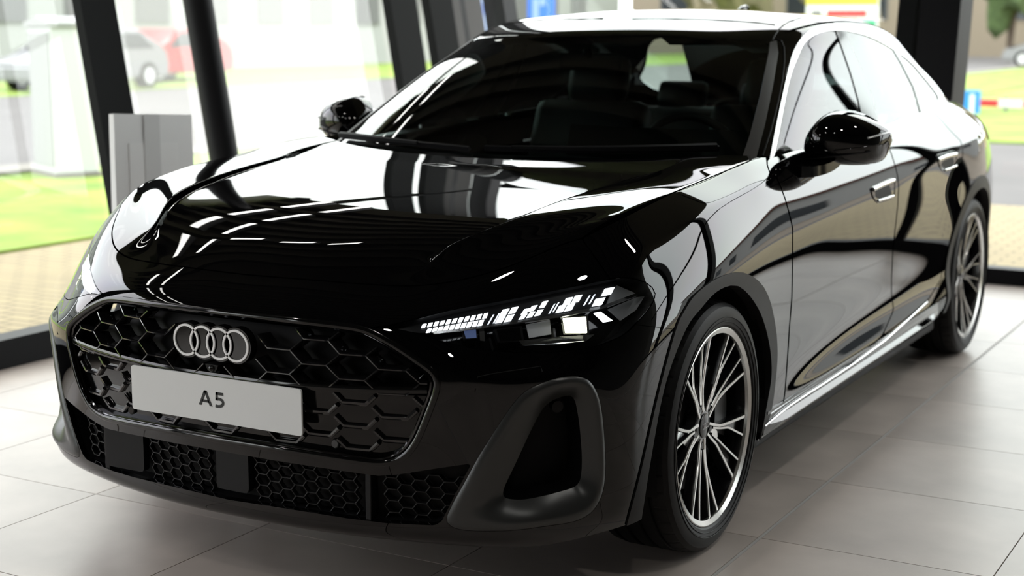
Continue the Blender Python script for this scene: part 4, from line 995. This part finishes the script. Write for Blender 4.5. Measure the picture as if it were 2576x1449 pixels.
boxo('floor_remainder', (-2.6, YF, -.012), (XR, 1.02+j0*TY-.004, 0), TILE, floor); boxo('floor_remainder', (4.9, 1.02+j0*TY, -.012), (XR, 5.69, 0), TILE, floor)
boxo('joint_strip', (.985-.0045, -3.5, -.012), (.985+.0045, 5.6, -.001), M('light_joint', (.42, .40, .38), .6), floor)
def lx(z, off=0): return XL-LEAN*z+off
def ly(z, off=0): return YR+LEAN*z+off
# left glazed facade, leaning outwards
win1 = tag(thing('window_1'), kind='structure')
def left_member(name, y0, y1, d, mat, z0=0, z1=2.62, off=0):
    bm = bmesh.new(); vs = [bm.verts.new(p) for z in (z0, z1) for p in ((lx(z, off), y0, z), (lx(z, off), y1, z), (lx(z, off)-d, y1, z), (lx(z, off)-d, y0, z))]
    for f in ((3, 2, 1, 0), (4, 5, 6, 7), (0, 1, 5, 4), (1, 2, 6, 5), (2, 3, 7, 6), (3, 0, 4, 7)): bm.faces.new([vs[i] for i in f])
    return bm_obj(name, bm, mat, win1)
for y0, y1, d, m in ((-5.2, -4.95, .25, FRAMEDARK), (-2.7, -2.45, .25, FRAMEDARK), (-.21, .04, .25, FRAMEDARK), (2.31, 2.53, .05, FRAMEDARK), (4.82, 5.10, .06, FRAMEDARK), (5.25, 5.52, .06, FRAMEDARK), (5.52, 5.61, .1, FRAMEGREY), (5.61, 5.67, .1, FRAMEBLACK), (5.67, 5.88, .1, FRAMEGREY), (6.17, 6.34, .16, FRAMEBLACK)):
    left_member('facade_post', y0, y1, d, m, z1=2.62 if y1 < YB else HB_)
tube('round_column', [(lx(0, .10), 2.99, 0), (lx(2.62, .10), 2.99, 2.62)], .072, FRAMEBLACK, win1, k=24, up=[0, 1, 0])
left_member('window_sill', -6.2, 5.69, .12, FRAMEBLACK, 0, .115, .06); left_member('transom', -6.2, YB, .10, FRAMEDARK, 2.50, 2.62, .0); left_member('transom', YB, 5.9, .08, FRAMEDARK, 2.74, 2.80, .0)
def left_pane(y0, y1, m, z1=2.6, z0=.10):
    return mesh_obj('pane', [(lx(z, -.08), y, z) for z in (z0, z1) for y in (y0, y1)], [(0, 1, 3, 2)], m, win1)
for y0, y1, m in ((-4.95, -2.7, PANE), (-2.45, -.21, PANE), (.04, 2.31, PANE), (2.53, 3.9, VEILPANE), (3.9, 4.555, VEILPANE), (4.555, 4.80, PANE), (5.10, 5.24, PANE), (5.88, 6.17, PANE)): left_pane(y0, y1, m, 2.6 if y1 <= YB else HB_)
# rear glazed facade
win2 = tag(thing('window_2'), kind='structure')
def rear_member(name, x0, x1, d, mat, z0=0, z1=None, off=0):
    za, zb = (HB_, HB_) if z1 is None else (z1, z1)
    bm = bmesh.new(); vs = [bm.verts.new(p) for a, b in ((z0, z0), (za, zb)) for p in ((x0, ly(a, off), a), (x1, ly(b, off), b), (x1, ly(b, off)+d, b), (x0, ly(a, off)+d, a))]
    for f in ((3, 2, 1, 0), (4, 5, 6, 7), (0, 1, 5, 4), (1, 2, 6, 5), (2, 3, 7, 6), (3, 0, 4, 7)): bm.faces.new([vs[i] for i in f])
    return bm_obj(name, bm, mat, win2)
for x0, x1, d, m in ((-.05, .055, .2, FRAMEDARK), (.075, .30, .30, FRAMEBLACK), (1.64, 1.70, .06, FRAMEBLACK), (4.1, 4.35, .3, FRAMEBLACK), (6.6, 6.85, .3, FRAMEBLACK)): rear_member('facade_post', x0, x1, d, m)
rear_member('window_sill', -2.5, XR, .12, FRAMEBLACK, 0, .085, -.02); rear_member('transom', -2.9, XR, .08, FRAMEDARK, 2.74, 2.80)
def rear_pane(x0, x1): return mesh_obj('pane', [(x, ly(z, .08), z) for z, x in ((.08, x0), (.08, x1), (HB_, x0), (HB_, x1))], [(0, 1, 3, 2)], PANE, win2)
for x0, x1 in ((-2.75, -.05), (.30, 1.64), (1.70, 4.1), (4.35, 6.6), (6.85, 9.0)): rear_pane(x0, x1)
# dark wall behind the photographer, ceiling with trapezoidal sheet ribs
tag(boxo('wall_front', (-3.2, YF-.2, 0), (XR+.3, YF, 5.4), WALLDARK), kind='structure')
tag(boxo('wall_right', (XR, YF, 0), (XR+.2, 6.9, 5.4), WALLDARK), kind='structure')
tag(boxo('ceiling_bay', (-3.6, YB, HB_), (XR+.2, 6.9, HB_+.2), CEILDARK), kind='structure')  # unseen raised part, added so the bonnet mirrors more bright glazing
bm = bmesh.new(); prism(bm, [(-3.25, ceil_z(-3.25)), (0, ceil_z(0)), (XR, ceil_z(XR)), (XR, 5.3), (-3.25, 5.3)], YF, YB, (0, 2, 1)); ceil = tag(bm_obj('ceiling', bm, CEILDARK), kind='structure')
bm = bmesh.new(); cs = [(-.07, .01), (-.045, -.09), (.045, -.09), (.07, .01)]; rows = [[bm.verts.new((x, y, ceil_z(x)+z)) for y, z in cs] for x in (-3.1, 0, XR-.05)]
for A_, B_ in zip(rows[:-1], rows[1:]):
    for j in range(4): bm.faces.new((A_[j], A_[(j+1) % 4], B_[(j+1) % 4], B_[j]))
bm.faces.new(rows[0]); bm.faces.new(rows[-1][::-1]); r0 = bm_obj('ceiling_rib', bm, CEILDARK, ceil); first = True
for j in range(40):
    y = -7.0+.27*j; o = r0 if first else data_copy(r0, ceil); first = False; o.location = (0, y, 0)
# luminaires
STRIP = M('linear_led', (1, 1, 1), .5, emis=(1, .98, .95), estr=7.0); SPOT = M('downlight_led', (1, 1, 1), .5, emis=(1, .97, .92), estr=110.0); LAMPBODY = M('luminaire_body', (.02, .02, .02), .5)
def strip_light(c, along, L, label):
    hx, hy = (L/2, .035) if along == 'x' else (.035, L/2)
    o = boxo('linear_light', (-hx, -hy, 0), (hx, hy, .06), LAMPBODY); o.location = c; boxo('light_diffuser', (-hx+.01, -hy+.008, -.006), (hx-.01, hy-.008, 0), STRIP, o)
    tube('suspension_wire', [(0, 0, .06), (0, 0, ceil_z(c[0])-.02-c[2])], .004, LAMPBODY, o, k=5)
    tag(o, label, 'ceiling light', 'linear ceiling lights'); return o
def spot_light(c, label):
    bm = bmesh.new(); bmesh.ops.create_cone(bm, cap_ends=True, segments=24, radius1=.11, radius2=.09, depth=.14); o = bm_obj('downlight', bm, LAMPBODY, angle=.6); o.location = c
    bm = bmesh.new(); bmesh.ops.create_circle(bm, cap_ends=True, segments=24, radius=.085); bm.transform(Matrix.Translation((0, 0, -.072))); bm_obj('light_diffuser', bm, SPOT, o)
    tube('suspension_rod', [(0, 0, .07), (0, 0, ceil_z(c[0])-.02-c[2])], .008, LAMPBODY, o, k=6); tag(o, label, 'downlight', 'round downlights'); return o

ORDW = ['first', 'second', 'third', 'fourth', 'fifth', 'sixth', 'seventh', 'eighth']
for x, nm in ((-2.69, 'outer'), (-2.45, 'inner')):
    for k, (a, b) in enumerate(((-2.3, -1.6), (-1.4, -.7), (-.5, .2), (.45, 1.15), (1.35, 1.75), (1.95, 2.45), (2.6, 3.1), (3.25, 3.75))):
        strip_light((x, (a+b)/2, ceil_z(x)-.16), 'y', b-a, 'linear ceiling light, %s from the front in the %s row by the left windows' % (ORDW[k], nm))
for k, (a, b) in enumerate(((-2.38, -2.05), (-2.0, -1.7), (-1.65, -1.4))): strip_light(((a+b)/2, 1.85, ceil_z((a+b)/2)-.16), 'x', b-a, 'short cross light, %s from the left windows, mirrored in the bonnet' % ORDW[k])
for (x, y), w_ in (((.49, .39), 'directly above the bonnet'), ((2.6, .2), 'over the floor beside the front wheel'), ((2.6, 2.4), 'over the floor beside the rear door'), ((.5, -2.4), 'ahead of the number plate, added to brighten the car front'), ((2.6, -2.4), 'close to the camera position, added to brighten the car front'), ((-1.4, -2.4), 'ahead of the left windows, added to brighten the car front')): spot_light((x, y, ceil_z(x)-.30), 'round black ceiling downlight '+w_)  # the row ahead of the car is added to brighten its front
# ------------------------------------------------------------------ outside
GZ = -.12
def ground(name, x0, x1, y0, y1, mat, z=GZ, label=None, cat=None, kind='structure'):
    o = boxo(name, (x0, y0, z-.25), (x1, y1, z), mat); return tag(o, label, cat, None, kind)
def grassmat():
    m, n, l, p = nmat('lawn'); t = n.new('ShaderNodeTexCoord'); z = n.new('ShaderNodeTexNoise'); z.inputs['Scale'].default_value = 1.3; z.inputs['Detail'].default_value = 8
    r = n.new('ShaderNodeValToRGB'); r.color_ramp.elements[0].color = (0.103, 0.178, 0.020, 1); r.color_ramp.elements[1].color = (0.232, 0.315, 0.041, 1); r.color_ramp.elements[0].position = .35; r.color_ramp.elements[1].position = .65
    l.new(t.outputs['Object'], z.inputs['Vector']); l.new(z.outputs[0], r.inputs[0]); l.new(r.outputs[0], p.inputs['Base Color']); p.inputs['Roughness'].default_value = .9; return m
def pavemat():
    m, n, l, p = nmat('block_paving'); t = n.new('ShaderNodeTexCoord'); b = n.new('ShaderNodeTexBrick'); b.inputs['Scale'].default_value = 1.0
    b.inputs['Color1'].default_value = (.30, .245, .135, 1); b.inputs['Color2'].default_value = (.26, .21, .12, 1); b.inputs['Mortar'].default_value = (.13, .10, .06, 1)
    b.inputs['Brick Width'].default_value = .20; b.inputs['Row Height'].default_value = .10; b.inputs['Mortar Size'].default_value = .008
    l.new(t.outputs['Object'], b.inputs['Vector']); l.new(b.outputs[0], p.inputs['Base Color']); p.inputs['Roughness'].default_value = .85; return m
GRASS, PAVE = grassmat(), pavemat(); ROAD = M('asphalt', (0.094, 0.087, 0.085), .85, var=.12, vscale=.6); KERB = M('kerb_stone', (0.185, 0.173, 0.152), .9); FIELD = M('dry_field', (0.226, 0.185, 0.051), .95, var=.3, vscale=.3)
WHITEW = M('white_render', (0.297, 0.301, 0.297), .8); GREYW = M('grey_cladding', (0.173, 0.173, 0.173), .7); WINDK = M('dark_window', (.03, .035, .04), .15); ROOFBR = M('brown_roof', (0.079, 0.025, 0.017), .7); BEIGE = M('beige_render', (0.263, 0.220, 0.162), .85)
ground('paving_left', -5.55, -2.62, -25, 60, PAVE); ground('lawn_left', -9.6, -5.55, -25, 60, GRASS, GZ+.02, kind='structure'); ground('kerb_left', -10.2, -9.6, -25, 60, KERB, GZ+.05)
ground('road_left', -23.5, -10.2, -40, 90, ROAD); ground('verge_left', -34, -23.5, -40, 90, GRASS, GZ+.02); ground('yard_left', -75, -34, -40, 110, ROAD, GZ-.01)
ground('paving_rear', -5.55, 40, 5.82, 10.7, PAVE, GZ); ground('road_rear', -5.5, 1.2, 10.7, 18.2, ROAD, GZ-.01); ground('paving_court', 1.2, 60, 10.7, 15.5, PAVE, GZ); ground('road_court', 1.2, 60, 15.5, 18.2, ROAD, GZ-.01); ground('lawn_rear', -5.5, 1.5, 18.2, 34, GRASS, GZ+.02); ground('forecourt_rear', 1.5, 60, 18.2, 60, M('forecourt', (0.169, 0.137, 0.104), .9, var=.2, vscale=.4), GZ+.015); ground('field_rear', -10.2, 60, 60, 130, FIELD, GZ+.03); ground('field_near', -5.5, 1.5, 34, 60, FIELD, GZ+.01)
ground('paving_right', XR+.3, 40, -40, 5.82, PAVE, GZ)
def building(name, loc, size, wall, label, wins, roof=None, rotz=0, roofh=.6):
    b = thing(name, label, 'building', loc, rotz); sx, sy, sz = size
    boxo('wall', (0, 0, 0), (sx, sy, sz), wall, b)
    rf = boxo('roof', (-.3, -.3, sz), (sx+.3, sy+.3, sz+roofh), roof or GREYW, b)
    for face, a0, a1, z0, z1 in wins:
        if face == 'y': w = boxo('window', (a0, -.06, z0), (a1, .02, z1), GREYW, b); boxo('pane', (a0+.06, -.075, z0+.06), (a1-.06, -.05, z1-.06), WINDK, w)
        else: w = boxo('window', (sx-.02, a0, z0), (sx+.06, a1, z1), GREYW, b); boxo('pane', (sx+.05, a0+.06, z0+.06), (sx+.075, a1-.06, z1-.06), WINDK, w)
    return b
PALEWIN = M('pale_window', (0.137, 0.137, 0.141), .3)
bl = building('office_building', (-46, 14, GZ), (12, 60, 7), WHITEW, 'long white office building across the road behind the left windows', [('x', 3+3.2*k, 4.6+3.2*k, 1.6, 4.2) for k in range(17)], GREYW)
for w in [c for c in bl.children if c.name.startswith('window')]:
    if int(w.matrix_local.translation.x) == 0 and random.random() < .7:
        for ch in w.children: ch.data.materials[0] = PALEWIN
building('low_annex', (-60, -4, GZ), (18, 16, 5), WHITEW, 'white flat annex with small dark windows at far left', [('x', 2+3*k, 3.4+3*k, 1.9, 3.0) for k in range(5)], WHITEW)
building('grey_block', (-38, 84, GZ), (26, 10, 9), BEIGE, 'beige block with rows of windows far behind the car roof', [('y', 2+4*k, 4+4*k, 2+3.2*j, 3.8+3.2*j) for k in range(6) for j in range(2)], ROOFBR)
building('terrace_house', (8, 40, GZ), (26, 9, 4.2), WHITEW, 'white terrace house with brown roof beyond the rear road', [('y', 2+4*k, 3.6+4*k, 1.2, 2.8) for k in range(6)], ROOFBR, roofh=.30)
building('garden_house', (44, 8, GZ), (8, 22, 4.0), BEIGE, 'beige house with brown roof to the right of the showroom', [], ROOFBR, roofh=1.0)
building('workshop_hall', (30, -34, GZ), (12, 34, 5.5), WHITEW, 'white hall outside the right windows', [], GREYW)
# white cabinet on the lawn
cb = thing('utility_cabinet', 'tall white cabinet standing on the lawn outside the left window', 'cabinet', (-9.15, 8.45, GZ), math.radians(-25))
boxo('body', (-.34, -.22, .06), (.34, .22, 1.50), M('cabinet_white', (0.497, 0.510, 0.510), .5), cb, .01); boxo('plinth', (-.36, -.24, 0), (.36, .24, .06), KERB, cb); bm = bmesh.new(); prism(bm, [(-.37, 1.5), (.37, 1.5), (.37, 1.54), (0, 1.60), (-.37, 1.54)], -.25, .25, (0, 2, 1)); bm_obj('cap', bm, WHITEW, cb)
boxo('door', (-.30, -.232, .12), (.30, -.22, 1.44), WHITEW, cb)
# parked cars
def parked_car(loc, rotz, mat, label, van=False):
    c = thing('parked_car', label, 'car', loc, rotz); L, W_, H = (4.4, 1.78, 1.46) if not van else (4.9, 1.9, 1.9)
    side = [(0, .25), (.02, .62), (.25, .78), (1.1, .92), (1.75, H-.04), (2.3, H), (3.3, H-.03), (4.0, 1.0), (L-.08, .92), (L, .6), (L-.05, .25)]
    bm = bmesh.new(); prism(bm, side, -W_/2, W_/2, (0, 2, 1)); bmesh.ops.bevel(bm, geom=bm.edges[:], offset=.07, segments=2, affect='EDGES'); bm_obj('body', bm, mat, c, angle=.7)
    for sg in (-1, 1):
        bm = bmesh.new(); prism(bm, [(1.35, .95), (1.85, H-.12), (3.2, H-.11), (3.75, .98)], sg*(W_/2-.01), sg*(W_/2+.012), (0, 2, 1)); bm_obj('side_glass', bm, WINDK, c)
        for x in (.82, 3.5):
            bm = bmesh.new(); bmesh.ops.create_cone(bm, cap_ends=True, segments=24, radius1=.32, radius2=.32, depth=.22); bm.transform(Matrix.Translation((x, sg*(W_/2-.08), .32)) @ Matrix.Rotation(PI/2, 4, 'X')); w = bm_obj('wheel', bm, RUBBER, c, angle=.6)
            bm = bmesh.new(); bmesh.ops.create_cone(bm, cap_ends=True, segments=16, radius1=.2, radius2=.2, depth=.24); bm.transform(Matrix.Translation((x, sg*(W_/2-.08), .32)) @ Matrix.Rotation(PI/2, 4, 'X')); bm_obj('hubcap', bm, LAMPGREY, w)
    return c
REDP = M('red_car_paint', (0.376, 0.014, 0.020), .3, coat=.5); SILVERP = M('silver_car_paint', (0.239, 0.239, 0.249), .3, metal=.4, coat=.5)
parked_car((-26.9, 27.6, GZ), math.radians(95), REDP, 'red car parked by the white building, seen between the left posts')
parked_car((-24.6, 22.3, GZ), math.radians(95), SILVERP, 'silver car parked left of the red car beyond the road')
parked_car((-11.0, 62, GZ), math.radians(8), SILVERP, 'silver car parked on the field behind the right column')
# signs
BLUE = M('sign_blue', (0.020, 0.110, 0.425), .4); LBLUE = M('sign_light_blue', (0.239, 0.356, 0.581), .4); YEL = M('sign_yellow', (0.547, 0.493, 0.034), .4); GRN = M('sign_green', (0.020, 0.328, 0.151), .4); REDS = M('sign_red', (0.479, 0.034, 0.034), .4); WHT = M('sign_white', (0.637, 0.637, 0.637), .5)
def sign_panel(name, label, loc, w, h, z0, base, bands, rotz=0, posts=True):
    s = thing(name, label, 'sign', loc, rotz); boxo('board', (-w/2, -.04, z0), (w/2, .04, z0+h), base, s)
    for x0, x1, a, b, m in bands: boxo('printed_band', (-w/2+x0*w, -.05, z0+a*h), (-w/2+x1*w, -.041, z0+b*h), m, s)
    if posts:
        for x in (-w*.4, w*.4): boxo('sign_post', (x-.03, .045, 0), (x+.03, .10, z0+h), LAMPBODY, s)
    return s
sign_panel('fuel_sign', 'tall yellow, white and green roadside sign behind the car roof', (-6.3, 25, GZ), 1.35, 2.6, .35, WHT, [(0, 1, .61, 1, YEL), (.30, .85, .525, .57, REDS), (.08, .22, .525, .57, GREYW), (.45, .98, .43, .505, GRN)])
sign_panel('blue_board', 'blue advertising board on the grass beside the right column', (-4.03, 25, GZ), .60, .42, .0, M('board_blue', (0.014, 0.205, 0.581), .4), [(.72, .86, .05, .85, WHT)])
sign_panel('blue_price_sign', 'pale blue sign with stripes behind the left rear posts', (-13.75, 25, GZ), .62, 3.0, .2, LBLUE, [(0, 1, .52, .60, BLUE), (0, 1, .78, .85, WHT), (0, 1, .9, 1, BLUE)])
sign_panel('blue_flag_sign', 'bright blue sign next to the left end of the car roof', (-12.85, 25.5, GZ), .60, 3.0, .3, M('flag_blue', (0.034, 0.151, 0.581), .4), [(.2, .45, .35, .6, LBLUE), (.5, .7, .55, .95, LBLUE)])
# red and white barrier tape
bar = thing('barrier', 'low red and white striped barrier on the far grass right of the column', 'barrier', (-5.2, 25.9, GZ+.02))
boxo('rail', (0, 0, .08), (6.6, .03, .22), WHT, bar)
for k in range(7): boxo('red_panel', (.15+.95*k, -.012, .085), (.65+.95*k, 0, .215), REDS, bar)
for k in range(5): boxo('post', (.2+1.5*k, .03, 0), (.26+1.5*k, .08, .26), GREYW, bar)
# bare and green trees far behind
LEAF = [M('foliage_a', (0.151, 0.137, 0.068), .9, var=.4, vscale=3), M('foliage_b', (0.205, 0.171, 0.110), .9, var=.4, vscale=3), M('foliage_c', (0.088, 0.137, 0.049), .9, var=.4, vscale=3)]; BARK = M('bark', (0.110, 0.083, 0.061), .9)
def tree(loc, h, r, k, label):
    t = thing('tree', label, 'tree', loc, 0, 'trees on the horizon'); tube('trunk', [(0, 0, 0), (.1, 0, h*.3), (0, .1, h*.6)], .16, BARK, t, k=8)
    bm = bmesh.new(); bmesh.ops.create_icosphere(bm, subdivisions=3, radius=1.0)
    for v in bm.verts:
        n = v.co.normalized(); f = 1+.28*math.sin(5*n.x+loc[0])*math.cos(4*n.y+loc[1])+.18*math.sin(9*n.z+3*n.x); v.co = Vector((n.x*r*f, n.y*r*f, h*.62+n.z*h*.42*f))
    bm_obj('crown', bm, LEAF[k], t)
    return t
tl_ = [((-30.5, 79), 7, 2.0, 1), ((-27, 73), 8, 2.1, 0), ((-20, 70), 6.5, 2.0, 1), ((-13, 73), 8, 2.2, 2), ((-6, 70), 7, 2.1, 0), ((1, 73), 7.5, 2.2, 1), ((8, 70), 8, 2.2, 0), ((15, 73), 7, 2.0, 2)]
ORD = ['leftmost', 'second from left', 'third from left', 'fourth from left', 'fourth from right', 'third from right', 'second from right', 'rightmost']
for k, ((x, y), h, r, m) in enumerate(tl_): tree((x, y, GZ), h, r, m, '%s %s tree in the row on the far field' % (ORD[k], ['olive', 'bare brown', 'green'][m]))
# ------------------------------------------------------------------ information stand by the left window
STANDG = M('stand_aluminium', (.82, .83, .83), .5)
st = thing('info_stand', 'grey information stand with white sheets behind the bonnet by the left window', 'stand', (-1.93, 1.84, 0))
TL, TR, BR, BL = [np.array(p)-np.array((-1.93, 1.84, 0)) for p in ((-1.915, 1.625, 1.045), (-1.915, 2.075, 1.02), (-1.86, 2.02, .47), (-1.86, 1.56, .47))]
def slab(name, A, B, C, D, th, mat, parent, off=0.0):
    n = np.cross(B-A, D-A); n /= np.linalg.norm(n); n = n if n[0] > 0 else -n
    P = [A, B, C, D]; V = [p+n*off for p in P]+[p+n*(off-th) for p in P]; bm = bmesh.new(); vs = [bm.verts.new(v) for v in V]
    for f in ((0, 1, 2, 3), (7, 6, 5, 4), (0, 4, 5, 1), (1, 5, 6, 2), (2, 6, 7, 3), (3, 7, 4, 0)): bm.faces.new([vs[i] for i in f])
    return bm_obj(name, bm, mat, parent)
board = slab('board', TL, TR, BR, BL, .025, STANDG, st)
def sub(u0, u1, v0, v1):
    f = lambda u, v: (TL*(1-u)+TR*u)*(1-v)+(BL*(1-u)+BR*u)*v
    return f(u0, v0), f(u1, v0), f(u1, v1), f(u0, v1)
slab('sheet', *sub(.17, .80, .20, .95), .003, M('paper_white', (.85, .86, .86), .7), st, .003); slab('sheet_stripe', *sub(.36, .56, .0, .95), .002, M('paper_grey', (.68, .69, .69), .7), st, .005)
boxo('pole', (-.02, -.02, .03), (.02, .02, .9), STANDG, st).location.x = -.03; boxo('foot', (-.20, -.18, 0), (.16, .18, .025), STANDG, st, .006)
